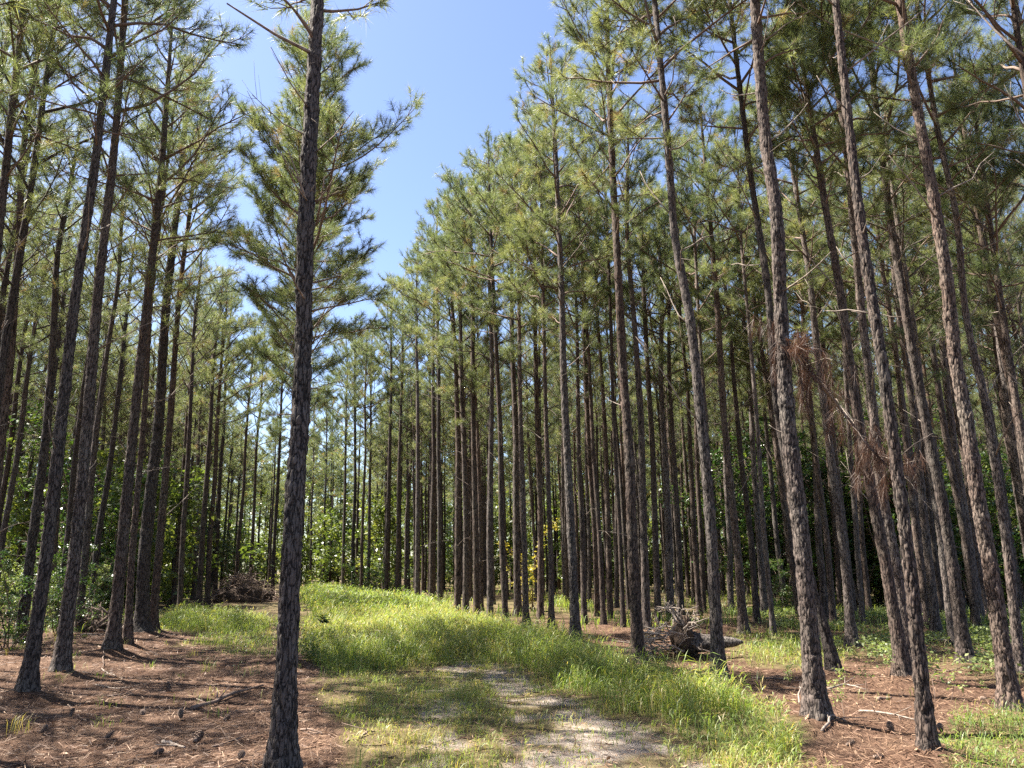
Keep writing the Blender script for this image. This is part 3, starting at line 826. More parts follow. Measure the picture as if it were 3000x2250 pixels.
straw = ramp(nt, st, [(.45, (.026, .015, .010)), (.58, (.088, .050, .032)), (.72, (.23, .148, .098))])
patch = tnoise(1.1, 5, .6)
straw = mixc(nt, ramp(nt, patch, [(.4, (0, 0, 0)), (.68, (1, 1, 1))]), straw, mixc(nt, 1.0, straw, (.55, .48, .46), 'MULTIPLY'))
sandc = ramp(nt, tnoise(30, 7, .75), [(.3, (.12, .098, .08)), (.5, (.24, .205, .175)), (.72, (.37, .33, .29))])
sandc = mixc(nt, math_n(nt, 'MULTIPLY', ramp(nt, st, [(.55, (0, 0, 0)), (.7, (1, 1, 1))]), .55), sandc, (.26, .17, .11))
soil = ramp(nt, tnoise(9, 6, .7), [(.3, (.06, .05, .024)), (.55, (.135, .11, .05)), (.75, (.25, .19, .10))])
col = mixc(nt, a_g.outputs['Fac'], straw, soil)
col = mixc(nt, a_s.outputs['Fac'], col, sandc)
p = nd(nt, 'ShaderNodeBsdfPrincipled', i_Roughness=.9); p.inputs['Specular IOR Level'].default_value = .15
nt.links.new(col, p.inputs['Base Color'])
hh = math_n(nt, 'ADD', math_n(nt, 'MULTIPLY', st, .6), math_n(nt, 'MULTIPLY', tnoise(14, 5, .7), 1.0))
bp = nd(nt, 'ShaderNodeBump', i_Strength=.8, i_Distance=.03)
nt.links.new(hh, bp.inputs['Height']); nt.links.new(bp.outputs[0], p.inputs['Normal'])
nt.links.new(p.outputs[0], out.inputs[0])
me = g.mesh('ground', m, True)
at = me.attributes.new('sand', 'FLOAT', 'POINT'); at.data.foreach_set('value', sand.ravel().astype(np.float32))
tag(link('ground', me), 'forest floor of red brown pine straw with a sandy track', None, None, 'structure')

def surf(x, y):
    x = np.asarray(x, float); y = np.asarray(y, float)
    nf = np.clip(1 - np.hypot(x, y) / 45, 0, 1)
    return ground_z(x, y) + nf * (0.05 * (fbm(x * 2.6, y * 2.6, 71, 3) - .5) + .022 * (fbm(x * 9, y * 9, 72, 2) - .5))

def scatter(poly, per_m2, rng, lim=None):
    xs = [p[0] for p in poly]; ys = [p[1] for p in poly]
    n = int((max(xs) - min(xs)) * (max(ys) - min(ys)) * per_m2)
    x = rng.uniform(min(xs), max(xs), n); y = rng.uniform(min(ys), max(ys), n)
    dx = (fbm(x * 1.7, y * 1.7, 41, 3) - .5) * .9 * np.clip(y / 12, .4, 3); dy = (fbm(x * 1.7 + 9, y * 1.7, 42, 3) - .5) * .9 * np.clip(y / 12, .4, 3)
    k = in_poly(x + dx, y + dy, poly)
    return x[k], y[k]

def blades(mb, x, y, h, w, tint, rng, bend=.5):
    """bent blades: quad + triangle"""
    n = len(x)
    if n == 0: return
    z = surf(x, y) - .01
    az = rng.uniform(0, 2 * PI, n); b = np.abs(rng.normal(bend, .25, n)) * h
    sd = np.stack([-np.sin(az), np.cos(az), np.zeros(n)], -1) * (w / 2)[:, None]
    dr = np.stack([np.cos(az), np.sin(az), np.zeros(n)], -1)
    p0 = np.stack([x, y, z], -1)
    p1 = p0 + dr * (b * .28)[:, None] + np.stack([0 * h, 0 * h, h * .6], -1)
    p2 = p0 + dr * b[:, None] + np.stack([0 * h, 0 * h, h * rng.uniform(.7, 1.0, n)], -1)
    V = np.stack([p0 - sd * .7, p0 + sd * .7, p1 + sd, p1 - sd, p2], 1).reshape(-1, 3)
    i = np.arange(n) * 5
    mb.add(V, np.stack([i + 3, i + 2, i + 4], -1), np.stack([i, i + 1, i + 2, i + 3], -1), np.repeat(tint, 5))

def shoots(mb, x, y, h, tint, rng, nleaf=5, ll=.10, lw=.011):
    """leafy grass shoots: thin stem and lanceolate leaves"""
    n = len(x)
    if n == 0: return
    z = surf(x, y) - .01
    az = rng.uniform(0, 2 * PI, n); ln = rng.uniform(.05, .5, n) * h
    p0 = np.stack([x, y, z], -1)
    p2 = p0 + np.stack([np.cos(az) * ln, np.sin(az) * ln, h], -1)
    sd = np.stack([-np.sin(az), np.cos(az), 0 * az], -1) * .0016
    V = np.stack([p0 - sd, p0 + sd, p2], 1).reshape(-1, 3)
    mb.add(V, np.arange(n * 3).reshape(-1, 3), None, np.repeat(tint, 3))
    t = np.linspace(.3, 1, nleaf)[None, :, None] + rng.uniform(-.08, .05, (n, nleaf, 1))
    q = p0[:, None] * (1 - t) + p2[:, None] * t
    a = rng.uniform(0, 2 * PI, (n, nleaf)); e = rng.uniform(.15, 1.2, (n, nleaf))
    d = np.stack([np.cos(a) * np.cos(e), np.sin(a) * np.cos(e), np.sin(e)], -1)
    s = np.stack([-np.sin(a), np.cos(a), rng.normal(0, .3, a.shape)], -1) * lw * .5
    L = ll * rng.uniform(.6, 1.3, (n, nleaf, 1)) * np.clip(h / .35, .5, 1.3)[:, None, None]
    m1 = q + d * L * .45; tip = q + d * L + np.array([0, 0, -.25]) * L
    V = np.stack([q, m1 + s, tip, m1 - s], 2).reshape(-1, 3)
    k = np.arange(n * nleaf) * 4
    mb.add(V, None, np.stack([k, k + 1, k + 2, k + 3], -1), np.repeat(np.clip(np.repeat(tint, nleaf) + rng.uniform(-.08, .12, n * nleaf), 0, 1), 4))

rg = np.random.default_rng(3)
grass = MB()
def lawn(poly, per, hlo, hhi, tlo, thi, leafy=.5, wmul=1.0, near=0, far=999):
    x, y = scatter(poly, per, rg)
    cl = fbm(x * 2.2, y * 2.2, 88, 3)
    keep = (rg.random(len(x)) < np.clip((cl - .22) * 3.2, .06, 1)) & (y > near) & (y <= far)
    x, y, cl = x[keep], y[keep], cl[keep]
    ins = np.mean([in_poly(x + .45 * math.cos(a), y + .45 * math.sin(a), poly) for a in np.arange(0, 6.28, .785)], axis=0)
    soft = .3 + .7 * ins
    k2 = rg.random(len(x)) < .25 + .75 * ins
    x, y, cl, soft = x[k2], y[k2], cl[k2], soft[k2]
    h = (hlo + (hhi - hlo) * np.clip((cl - .3) * 2.2, 0, 1)) * rg.uniform(.5, 1.2, len(x)) * soft
    tint = np.clip(tlo + (thi - tlo) * rg.random(len(x)) ** 1.2 + (fbm(x * .9, y * .9, 99, 2) - .5) * .35, 0, .97)
    dead = rg.random(len(x)) < .05
    tint = np.where(dead, .97, tint)
    lf = rg.random(len(x)) < leafy
    shoots(grass, x[lf], y[lf], h[lf], tint[lf], rg, 4, .2, .0085 * wmul)
    b = ~lf
    blades(grass, x[b], y[b], h[b], np.full(b.sum(), .0065 * wmul) * rg.uniform(.7, 1.4, b.sum()), tint[b], rg)
lawn(Z_TALL, 850, .16, .50, .36, .92, .35, 1.3)
lawn(Z_MID, 800, .14, .42, .40, .92, .3, 1.35, 0, 16)
lawn(Z_MID, 420, .16, .42, .45, .95, .3, 1.7, 16, 28)
lawn(Z_MID, 150, .3, .60, .38, .80, .35, 3.6, 28, 90)
lawn(Z_FRONT, 650, .04, .15, .5, 1.0, .15, .8)
lawn(Z_FRINGE, 900, .05, .20, .5, 1.0, .15, .85)
lawn(Z_PATCH2, 700, .12, .34, .35, .85, .5, 1.0)
lawn(Z_LPATCH, 420, .22, .42, .45, .85, .25, 1.6)
lawn(Z_LDIM, 200, .1, .25, .3, .8, .3, 1.2)
lawn(Z_RFAR, 120, .25, .45, .4, .85, .2, 2.6)
lawn(Z_RMID, 260, .1, .28, .35, .9, .3, 1.3)
lawn(Z_RCOR, 700, .1, .32, .25, .7, .6, 1.0)
lawn(Z_SAND, 60, .04, .12, .5, 1.0, .15, .9)
lawn(Z_STRIP, 450, .06, .2, .45, 1.0, .3, .9)
lawn(Z_TRACK, 160, .04, .13, .5, 1.0, .15, .9)
# stray tufts over the needle floor and far undergrowth
x = rg.uniform(-14, 16, 420); y = rg.uniform(4.5, 26, 420)
for cx, cy in zip(x, y):
    if rg.random() < .55 and cy < 9: continue
    n = int(rg.integers(6, 26)); s = rg.uniform(.04, .16)
    px, py = cx + rg.normal(0, s, n), cy + rg.normal(0, s, n)
    blades(grass, px, py, rg.uniform(.08, .26) * rg.uniform(.6, 1.2, n), np.full(n, .006), np.clip(rg.uniform(.4, 1.0) + rg.normal(0, .1, n), 0, 1), rg, .6)
nfar = 42000
y = rg.uniform(20, 75, nfar); x = rg.uniform(-.75, .75, nfar) * y
k = (fbm(x * .25, y * .25, 61, 3) > .5) & ((x > R_EDGE(y)) | (x < L_EDGE(y)))
x, y = x[k], y[k]
blades(grass, x, y, rg.uniform(.15, .5, len(x)), rg.uniform(.01, .03, len(x)), rg.uniform(.25, .85, len(x)), rg)
tag(grass.build('grass', M_GRASS), 'green and straw coloured grass along the track', 'grass', None, 'stuff')
del grass

# fallen needles, leaves and crumbs on the floor
litter = MB()
n = 90000
y = 3.8 + 20 * rg.random(n) ** 1.7; x = rg.uniform(-.74, .74, n) * y
gz = in_poly(x, y, Z_TALL) | in_poly(x, y, Z_MID)
sd_ = in_poly(x, y, Z_SAND) | in_poly(x, y, Z_FRONT)
k = ~gz & ((~sd_) | (rg.random(n) < .25))
x, y = x[k], y[k]; n = len(x)
z = surf(x, y) + rg.uniform(.002, .03, n)
az = rg.uniform(0, 2 * PI, n); el = rg.normal(0, .22, n); L = rg.uniform(.07, .19, n)
d = np.stack([np.cos(az) * np.cos(el), np.sin(az) * np.cos(el), np.sin(el)], -1) * L[:, None]
s = np.stack([-np.sin(az), np.cos(az), rg.normal(0, .4, n)], -1) * (.0022 + .0002 * y)[:, None]
c = np.stack([x, y, z], -1)
litter.add(np.stack([c - d / 2 - s, c - d / 2 + s, c + d / 2], 1).reshape(-1, 3), np.arange(n * 3).reshape(-1, 3), None, np.repeat(rg.random(n), 3))
n = 2600
y = 4 + 18 * rg.random(n) ** 1.5; x = rg.uniform(-.72, .72, n) * y
z = surf(x, y) + .012; az = rg.uniform(0, 2 * PI, n); L = rg.uniform(.02, .05, n)
d = np.stack([np.cos(az), np.sin(az), rg.normal(0, .3, n)], -1) * L[:, None]; s = np.stack([-np.sin(az), np.cos(az), rg.normal(0, .4, n)], -1) * (L * .35)[:, None]
c = np.stack([x, y, z], -1)
k4 = np.arange(n * 4).reshape(-1, 4)
litter.add(np.stack([c - d, c + s, c + d, c - s], 1).reshape(-1, 3), None, k4, np.repeat(rg.uniform(.5, 1, n), 4))
nt_ = 900
y = 4 + 20 * rg.random(nt_) ** 1.5; x = rg.uniform(-.72, .72, nt_) * y
k = ~(in_poly(x, y, Z_TALL) | in_poly(x, y, Z_MID)); x, y = x[k], y[k]; n = len(x)
a = rg.uniform(0, 6.28, n); L = rg.uniform(.06, .38, n)
P = np.stack([np.stack([x + np.cos(a + rg.normal(0, .25, n)) * L * t, y + np.sin(a + rg.normal(0, .25, n)) * L * t], -1) for t in (0, .5, 1)], 1)
P = np.concatenate([P, (surf(P[..., 0], P[..., 1]) + .008 + rg.uniform(0, .02, (n, 1)))[..., None]], -1)
tubes(litter, P, rg.uniform(.0025, .007, (n, 1)) * np.array([[1, .85, .6]]), 4, np.repeat(rg.uniform(.05, .7, n), 12))
tag(litter.build('pine_straw', M_STRAW), 'loose fallen pine needles and leaf scraps on the forest floor', 'pine straw', None, 'stuff')
del litter

# ------------------------------------------------------------------ broad-leaved shrubs, saplings, ground cover
def leaf_quads(mb, P, rng, L, W, tint, up=.4):
    n = len(P)
    d = norm(rng.normal(0, 1, (n, 3)) * np.array([1, 1, .55]) + np.array([0, 0, .1]))
    nrm = norm(rng.normal(0, .6, (n, 3)) + np.array([0, 0, up + .5]))
    s = norm(np.cross(d, nrm))
    L = L * rng.uniform(.6, 1.25, (n, 1)); W = L * W
    V = np.stack([P, P + d * L * .45 + s * W * .5, P + d * L - np.array([0, 0, 1]) * L * .15, P + d * L * .45 - s * W * .5], 1).reshape(-1, 3)
    k = np.arange(n * 4).reshape(-1, 4)
    mb.add(V, None, k, np.repeat(tint, 4))

def shrub_mbs(seed, h, spread, nstem, nleaf, L, W=.5, low=.1):
    rng = np.random.default_rng(seed)
    stems, leaves = MB(), MB()
    tips = []
    for i in range(nstem):
        az = rng.uniform(0, 2 * PI)
        P = limb_path(rng, (rng.normal(0, .06), rng.normal(0, .06), -.05), az, rad(rng.uniform(55, 88)), rad(rng.uniform(35, 75)), h * rng.uniform(.6, 1.1), 7, .16)
        tubes(stems, P, .006 * h * np.linspace(1, .3, 7), 5)
        for j in range(int(7 + 3 * h)):
            s = rng.uniform(low, 1); p, d = lerp_path(P, min(s, .99))
            a = rng.uniform(0, 2 * PI); l = spread * rng.uniform(.25, 1) * (1.15 - .6 * s)
            Q = limb_path(rng, p, a, rng.uniform(-.1, .7), rng.uniform(-.2, .6), l, 4, .25)
            tubes(stems, Q, .0026 * h * np.linspace(1, .4, 4), 3)
            tips.append(Q)
    T = np.array(tips)
    k = rng.integers(0, len(T), nleaf); s = rng.uniform(.2, 1, nleaf) * 3
    i = np.minimum(s.astype(int), 2); f = (s - i)[:, None]
    P = T[k, i] * (1 - f) + T[k, i + 1] * f + rng.normal(0, L * .55, (nleaf, 3))
    clump = (k * 7919 % 97) / 97.0
    leaf_quads(leaves, P, rng, L, W, np.clip(clump * .6 + rng.uniform(0, .4, nleaf), 0, 1))
    return stems, leaves

def make_shrub(name, seed, h, spread, nstem, nleaf, L, mat, W=.5, low=.1):
    s, l = shrub_mbs(seed, h, spread, nstem, nleaf, L, W, low)
    return (s.mesh('stem', M_LIMB), l.mesh('foliage', mat))
def put(kind, tpl, x, y, sc, label, cat, group=None, rot=None):
    o = empty(kind, (x, y, float(surf(x, y)))); o.rotation_euler[2] = rot if rot is not None else rg.uniform(0, 6.28); o.scale = (sc, sc, sc)
    tag(o, label, cat, group)
    link('stem', tpl[0], o); link('foliage', tpl[1], o)
    return o
SH = [make_shrub('s', 21 + k, 2.2, .75, 6, 3600, .065, M_LEAF) for k in range(3)]
SHP = [make_shrub('s', 31 + k, 2.0, .65, 5, 2600, .055, M_PALELEAF) for k in range(2)]
HW = [make_shrub('s', 41 + k, 7.5, 2.2, 5, 5200, .17, M_LEAF, .6, .15) for k in range(3)]
YV = make_shrub('s', 51, 3.2, .35, 3, 900, .09, M_YELLOWLEAF, .5, .1)
SAP = [make_shrub('s', 61 + k, .75, .22, 2, 130, .055, M_PALELEAF, .5, .35) for k in range(3)]

def gp(px, py): return tuple(on_ground(px, py))
# undergrowth on the left, behind the first pines
for (px, py, tpl, sc, label) in [
    (20, 1900, SH[0], .95, 'dark leafy shrub at the left edge, behind the leftmost rooted pine'),
    (130, 1850, SHP[0], .85, 'pale speckled shrub between the two leftmost rooted pines'),
    (265, 1845, SH[1], .55, 'low dark shrub between the second rooted pine and the clump of four'),
    (265, 1795, SHP[1], 1.25, 'sunlit pale shrub seen over the low dark one, left of the clump of four'),
    (490, 1775, SHP[0], .75, 'light shrub behind the bright grass patch, right of the clump of four'),
    (560, 1745, SHP[1], .9, 'light green shrub left of the brush heap'),
]:
    x, y = gp(px, py); put('shrub', tpl, x, y, sc, label, 'shrub', 'shrubs of the left stand')
for i in range(26):
    y = rg.uniform(13, 40); x = L_EDGE(y) - rg.uniform(1.2, 3 + .35 * y)
    put('shrub', (SH * 2 + SHP)[int(rg.integers(0, 8))], x, y, rg.uniform(.8, 1.7), 'leafy shrub in the shade deep among the left stand trunks', 'shrub', 'shrubs deep in the left stand')
for (px, py, tpl, sc, label) in [
    (1090, 1745, SH[2], 1.5, 'dark shrub at the far end of the grass, among the thin trunks'),
    (1150, 1748, SH[0], 1.1, 'smaller dark leafy shrub right of the one at the far end of the grass'),
    (2290, 1800, SH[1], 1.1, 'leafy shrub in the shade left of the stout trunk'),
    (720, 1712, SH[2], 1.9, 'big dark shrub behind the brush heap'),
]:
    x, y = gp(px, py); put('shrub', tpl, x, y, sc, label, 'shrub', 'shrubs among the pines')
# broad-leaved trees closing the view behind the stands
hw = 0
for i in range(64):
    if i < 30: y = rg.uniform(30, 46); x = rg.uniform(.30, .74) * y
    elif i < 46: y = rg.uniform(60, 85); x = rg.uniform(-.62, .5) * y
    else: y = rg.uniform(30, 60); x = -rg.uniform(.42, .72) * y
    put('hardwood_tree', HW[int(rg.integers(0, 3))], x, y, rg.uniform(.7, 1.15),
        'leafy understorey tree behind the right stand' if x > 0 else 'leafy understorey tree behind the left stand', 'understorey tree',
        'understorey trees behind the right stand' if x > 0 else 'understorey trees behind the left stand')
th_l = MB()
nb = 0
while nb < 360:
    if nb < 90: yy = rg.uniform(92, 128); xx = rg.uniform(-.72, .72) * yy
    elif nb < 290: yy = rg.uniform(58, 105); xx = rg.uniform(-.72, .72) * yy
    else: yy = rg.uniform(34, 58); xx = rg.choice([-1, 1]) * rg.uniform(.38, .74) * yy
    nb += 1
    if yy < 66 and -.42 < xx / yy < -.2: continue
    hh_ = rg.uniform(3.5, 10) * (yy / 75 if yy > 75 else 1) * (1 if yy > 58 else .75); ww_ = hh_ * rg.uniform(.28, .42)
    n = int(260 + 130 * hh_)
    kk = rg.integers(0, 26, n); cc = rg.normal(0, .5, (26, 3)); cc[:, 2] = rg.uniform(.08, 1, 26)
    cc[:, :2] *= (1.25 - .7 * cc[:, 2:3])
    P = cc[kk] * np.array([ww_, ww_, hh_]) + rg.normal(0, .26, (n, 3)) + np.array([xx, yy, float(ground_z(xx, yy))])
    P[:, 2] = np.maximum(P[:, 2], float(ground_z(xx, yy)) + .05)
    leaf_quads(th_l, P, rg, .30, .6, np.clip((kk * 37 % 26) / 26 * .6 + rg.uniform(.1, .5, n), 0, 1), -.45)
tag(th_l.build('far_thicket', M_THICKET), 'sunlit leafy thicket closing the view beyond the pines', 'thicket', None, 'stuff')
x, y = gp(1557, 1790)
put('climbing_vine', YV, x, y, 1.35, 'yellow leaved vine climbing between two thin trunks in the right stand', 'vine')
for (px, py, k, sc, label) in [
    (2550, 2045, 0, .8, 'small sapling with pale leaves left of the sunlit leaning pine'),
    (2620, 2010, 1, .8, 'sapling at the foot of the pale sunlit leaning pine'),
    (2790, 2060, 2, 1.1, 'bushiest pale green sapling, right of the slim foreground pine'),
    (2740, 2050, 0, .6, 'tiny pale seedling against the slim foreground pine, right side'),
    (2880, 2060, 1, .6, 'little seedling on bare needles left of the charred pine'),
    (2310, 2020, 2, .7, 'shaded seedling left of the stout trunk with the dead bough'),
    (2480, 2130, 1, .8, 'thin seedling right of the foot of the stout trunk'),
    (190, 1905, 2, .8, 'spindly seedling behind the second rooted pine on the left'),
]:
    x, y = gp(px, py); put('sapling', SAP[k], x, y, sc, label, 'sapling', 'saplings on the forest floor')
# the dark long-leaved seedling and its low bush right of the nearest trunk
rr = np.random.default_rng(8)
st_, lf_ = MB(), MB()
tubes(st_, np.array([[0, 0, -.03], [.03, .01, .3], [.05, 0, .62]]), np.array([.008, .006, .004]), 5)
n = 34; a = rr.uniform(0, 2 * PI, n); e = rr.uniform(-.1, .9, n); L = rr.uniform(.12, .2, n)
d = np.stack([np.cos(a) * np.cos(e), np.sin(a) * np.cos(e), np.sin(e)], -1); s = np.stack([-np.sin(a), np.cos(a), 0 * a], -1)
P = np.array([.05, 0, .62]) + rr.normal(0, .035, (n, 3)); L = L[:, None]
lf_.add(np.stack([P, P + d * L * .5 + s * .022, P + d * L + [0, 0, -.03], P + d * L * .5 - s * .022], 1).reshape(-1, 3), None, np.arange(n * 4).reshape(-1, 4), rr.random(n * 4) * .35)
x, y = gp(948, 1925)
put('seedling', (st_.mesh('stem', M_LIMB), lf_.mesh('foliage', M_LEAF)), x, y, 1.0, 'dark seedling with a rosette of long leaves, right of the nearest trunk', 'seedling')
x, y = gp(915, 1945)
put('shrub', make_shrub('s', 71, .6, .3, 7, 700, .045, M_LEAF), x, y, 1.0, 'low dark bush at the grass edge right of the nearest trunk', 'shrub')
for (px, py, sc, label) in [(690, 1955, .9, 'wispy low bush over the fallen branch, left of the nearest trunk'), (770, 1940, .8, 'sparse low bush touching the nearest trunk on its left'), (595, 1940, .7, 'thin twiggy bush in the lane left of the nearest trunk'), (690, 1835, 1.0, 'small dark leafed bush on the bright grass patch')]:
    x, y = gp(px, py); put('shrub', make_shrub('s', px, .65, .3, 4, 170, .035, M_LEAF, .5, .2), x, y, sc, label, 'shrub')
# low creeping plants on the right
cov = MB()
x, y = scatter(Z_COVER, 75, rg)
cl = fbm(x * .8, y * .8, 123, 3); k = rg.random(len(x)) < np.clip((cl - .4) * 5, .03, 1); x, y = x[k], y[k]
n = len(x); m_ = 6
P = np.stack([np.repeat(x, m_) + rg.normal(0, .07, n * m_), np.repeat(y, m_) + rg.normal(0, .07, n * m_), np.repeat(surf(x, y), m_) + rg.uniform(.02, .22, n * m_)], -1)
leaf_quads(cov, P, rg, .075, .6, rg.random(n * m_), .9)
tag(cov.build('ground_cover', M_PALELEAF), 'low yellow green creeping plants under the right stand', 'ground cover', None, 'stuff')

# ------------------------------------------------------------------ dead wood
def stick(name, pix, r, label, mat=None, group=None, twigs=3, lift=.0, seed=1, cat='branch'):
    rng = np.random.default_rng(seed)
    P = []
    g0 = [on_ground(*p) for p in pix]
    for s in np.linspace(0, 1, 4 * (len(g0) - 1) + 1):
        t = s * (len(g0) - 1); i = min(int(t), len(g0) - 2); f = t - i
        q = g0[i] * (1 - f) + g0[i + 1] * f + rng.normal(0, .01, 2)
        P.append((q[0], q[1], float(surf(q[0], q[1])) + r * .8 + lift * math.sin(s * PI)))
    P = np.array(P); b = P[0].copy()
    mb = MB(); n = len(P)
    tubes(mb, P - b, r * np.linspace(1, .45, n) * (1 + rng.normal(0, .08, n)), 8)
    for i in range(twigs):
        p, d = lerp_path(P - b, rng.uniform(.2, .95))
        td = norm(d + rng.normal(0, .6, 3) * np.array([1, 1, .3]) + np.array([0, 0, .25])); l = rng.uniform(.1, .35)
        tubes(mb, np.array([p, p + td * l * .5, p + td * l]), r * np.array([.4, .3, .2]), 4)
    o = mb.build(name, mat or M_DEADWOOD); o.location = b
    tag(o, label, cat, group)
    return o
DG = 'fallen branches on the needle floor'
stick('fallen_branch', [(560, 2080), (655, 2050), (770, 2015)], .028, 'long dark fallen branch lying in the lane left of the nearest trunk', M_LIMB, DG, 4, .02, 1)
stick('fallen_branch', [(478, 2172), (510, 2183), (540, 2192)], .020, 'short pale broken stick on the needles, bottom left', None, DG, 1, 0, 2)
stick('fallen_branch', [(297, 1962), (330, 1978), (360, 1988)], .013, 'pale curved stick below the foot of the clump of four', None, DG, 0, 0, 3)
stick('fallen_branch', [(300, 1932), (303, 1950), (298, 1964)], .010, 'small dark stick joined to the pale curved one', M_LIMB, DG, 0, .05, 4)
stick('fallen_branch', [(283, 2005), (340, 2012), (400, 2012)], .012, 'thin grey stick lying flat in the middle of the left lane', None, DG, 2, 0, 5)
stick('fallen_branch', [(312, 2045), (350, 2040), (380, 2033)], .014, 'dark bark covered stick left of the leafy grass tuft', M_LIMB, DG, 1, 0, 6)
stick('fallen_branch', [(215, 1855), (250, 1848), (285, 1840)], .02, 'grey pole lying under the low dark shrub on the left', None, DG, 1, .03, 7)
stick('fallen_branch', [(240, 1866), (275, 1868), (310, 1867)], .022, 'pale pole lying in front of the low dark shrub on the left', None, DG, 1, .0, 8)
stick('fallen_branch', [(345, 1890), (362, 1865), (372, 1850)], .012, 'bent stick propped against the second trunk of the clump of four', None, DG, 0, .25, 9)
stick('fallen_branch', [(2425, 2030), (2480, 2022), (2535, 2030)], .016, 'grey branch lying in front of the bent pale pine foot', None, DG, 4, .04, 10)
stick('fallen_branch', [(2205, 1995), (2280, 1998), (2345, 2004)], .018, 'dark branch lying left of the stout trunk with the dead bough', M_LIMB, DG, 3, .02, 11)
stick('fallen_branch', [(2410, 2160), (2440, 2142), (2478, 2136)], .014, 'pale twiggy branch at the right of the stout trunk foot', None, DG, 4, .03, 12)
stick('fallen_branch', [(2510, 2092), (2600, 2110), (2690, 2124)], .014, 'long thin grey branch left of the slim foreground pine foot', None, DG, 3, .02, 13)
stick('fallen_branch', [(2570, 2062), (2590, 2058), (2615, 2056)], .022, 'short charred stick left of the slim foreground pine', M_LIMB, DG, 0, 0, 14)
stick('fallen_branch', [(2715, 1880), (2770, 1886), (2805, 1890)], .022, 'pale log lying behind the sunlit pair on the right', None, DG, 2, .03, 15)
stick('fallen_branch', [(2710, 1976), (2760, 1968), (2810, 1960)], .014, 'dark thin branch pointing at the foot of the sunlit pine on the right', M_LIMB, DG, 2, .02, 16)
stick('fallen_branch', [(2340, 1650 + 420), (2350, 2050), (2352, 2035)], .010, 'crooked twig leaning at the left of the stout trunk', None, DG, 2, .1, 17)
stick('fallen_branch', [(1050, 2178), (1080, 2165), (1095, 2160)], .012, 'small dark stick on the short grass right of the nearest trunk', M_LIMB, DG, 1, .02, 18)
stick('fallen_branch', [(880, 2148), (905, 2155), (945, 2160)], .012, 'dark twig beside the nearest trunk on its right', M_LIMB, DG, 2, .02, 19)
stick('fallen_branch', [(620, 2190), (690, 2172), (740, 2155)], .011, 'half buried twig in the needles left of the nearest trunk', M_LIMB, DG, 2, .01, 20)
stick('fallen_branch', [(1170, 1757), (1220, 1758), (1275, 1759)], .03, 'thin pale pole lying across the far end of the grass', None, DG, 0, .06, 21)

# pine cones
def cone_mesh():
    mb = MB(); rng = np.random.default_rng(4)
    for k in range(60):
        t = k / 59; a = k * 2.4; r = .032 * math.sin(PI * (.12 + .8 * t)); z = t * .10
        d = np.array([math.cos(a), math.sin(a), .35]); s = np.array([-math.sin(a), math.cos(a), 0]) * .011
        c = np.array([0, 0, z])
        mb.add([c + d * r * .3 - s * .5, c + d * r * .3 + s * .5, c + d * r * 1.15 + s, c + d * r * 1.15 - s, c + d * r * 1.05 + [0, 0, -.008]], [[3, 2, 4]], [[0, 1, 2, 3]], rng.random())
    return mb
tubes_core = cone_mesh(); tubes(tubes_core, np.array([[0, 0, 0], [0, 0, .05], [0, 0, .1]]), np.array([.018, .022, .006]), 8)
cm = tubes_core.mesh('pine_cone', M_LIMB)
for (px, py, label, sc) in [(570, 2180, 'dark pine cone upright on the needles beside the short pale stick', 1.25), (496, 2032, 'pine cone lying in the left lane behind the leafy grass tuft', 1.3), (530, 2112, 'small dark pine cone left of the long fallen branch', 1.0),
                            (2615, 2150, 'pine cone in the needles left of the slim foreground pine foot', 1.0), (310, 2160, 'pine cone among the needles at the bottom left', .9)] + [(cx_, cy_, 'fallen pine cone half hidden in the needle litter', .85) for cx_, cy_ in [(120, 2150), (205, 2105), (420, 2100), (450, 2215), (655, 2120), (700, 2235), (2480, 2190), (2560, 2235), (2760, 2150), (2890, 2060), (2240, 2060), (1960, 1905)]]:
    x, y = gp(px, py); o = link('pine_cone', cm); o.location = (x, y, float(surf(x, y)) + .02); o.scale = (sc,) * 3
    o.rotation_euler = (rg.uniform(.3, 1.5), 0, rg.uniform(0, 6.28)); tag(o, label, 'pine cone', 'pine cones')

# uprooted stump: log, root plate with soil, roots
x0, y0 = gp(2020, 1925)
root = empty('uprooted_stump', (x0, y0, float(surf(x0, y0)))); tag(root, 'uprooted stump with a tangled root plate and short log, in the right stand', 'stump')
rr = np.random.default_rng(15)
lg = MB()
ax = Axis(.95, .16, [(0, 0, 0), (0, 0, .95)], .2)
lt = trunk_mb(ax, 36, .04, 5, .02)
Rm = np.eye(4); dl = norm(np.array([.93, -.35, .04])); u = norm(np.cross((0, 0, 1.0), dl)); v = np.cross(dl, u)
Rm[:3, 0], Rm[:3, 1], Rm[:3, 2] = u, v, dl; Rm[:3, 3] = (.0, -.1, .24)
lg.merge(lt, Rm); lg.build('log', M_BARK, root, True)
pl = MB()
th = np.linspace(0, 2 * PI, 40, endpoint=False); rads = np.linspace(0.02, 1, 14)
TH, RR = np.meshgrid(th, rads)
rim = .62 + .22 * (fbm(np.cos(TH) * 2 + 5, np.sin(TH) * 2, 3, 3) - .5) * 2
yy, zz = np.cos(TH) * RR * rim * .8, np.sin(TH) * RR * rim
for sgn in (1, -1):
    th_ = sgn * (.20 * (1 - RR ** 2) + .14 * (fbm(yy * 6 + 3, zz * 6 + sgn, 8, 3) - .5))
    V = np.stack([-.12 + th_ * .9 + zz * .12, yy - th_ * .3, .36 + zz * .62], -1).reshape(-1, 3)
    idx = np.arange(14 * 40).reshape(14, 40); a0, a1 = idx[:-1], np.roll(idx[:-1], -1, 1); b0, b1 = idx[1:], np.roll(idx[1:], -1, 1)
    pl.add(V, None, np.stack([a0, a1, b1, b0], -1).reshape(-1, 4))
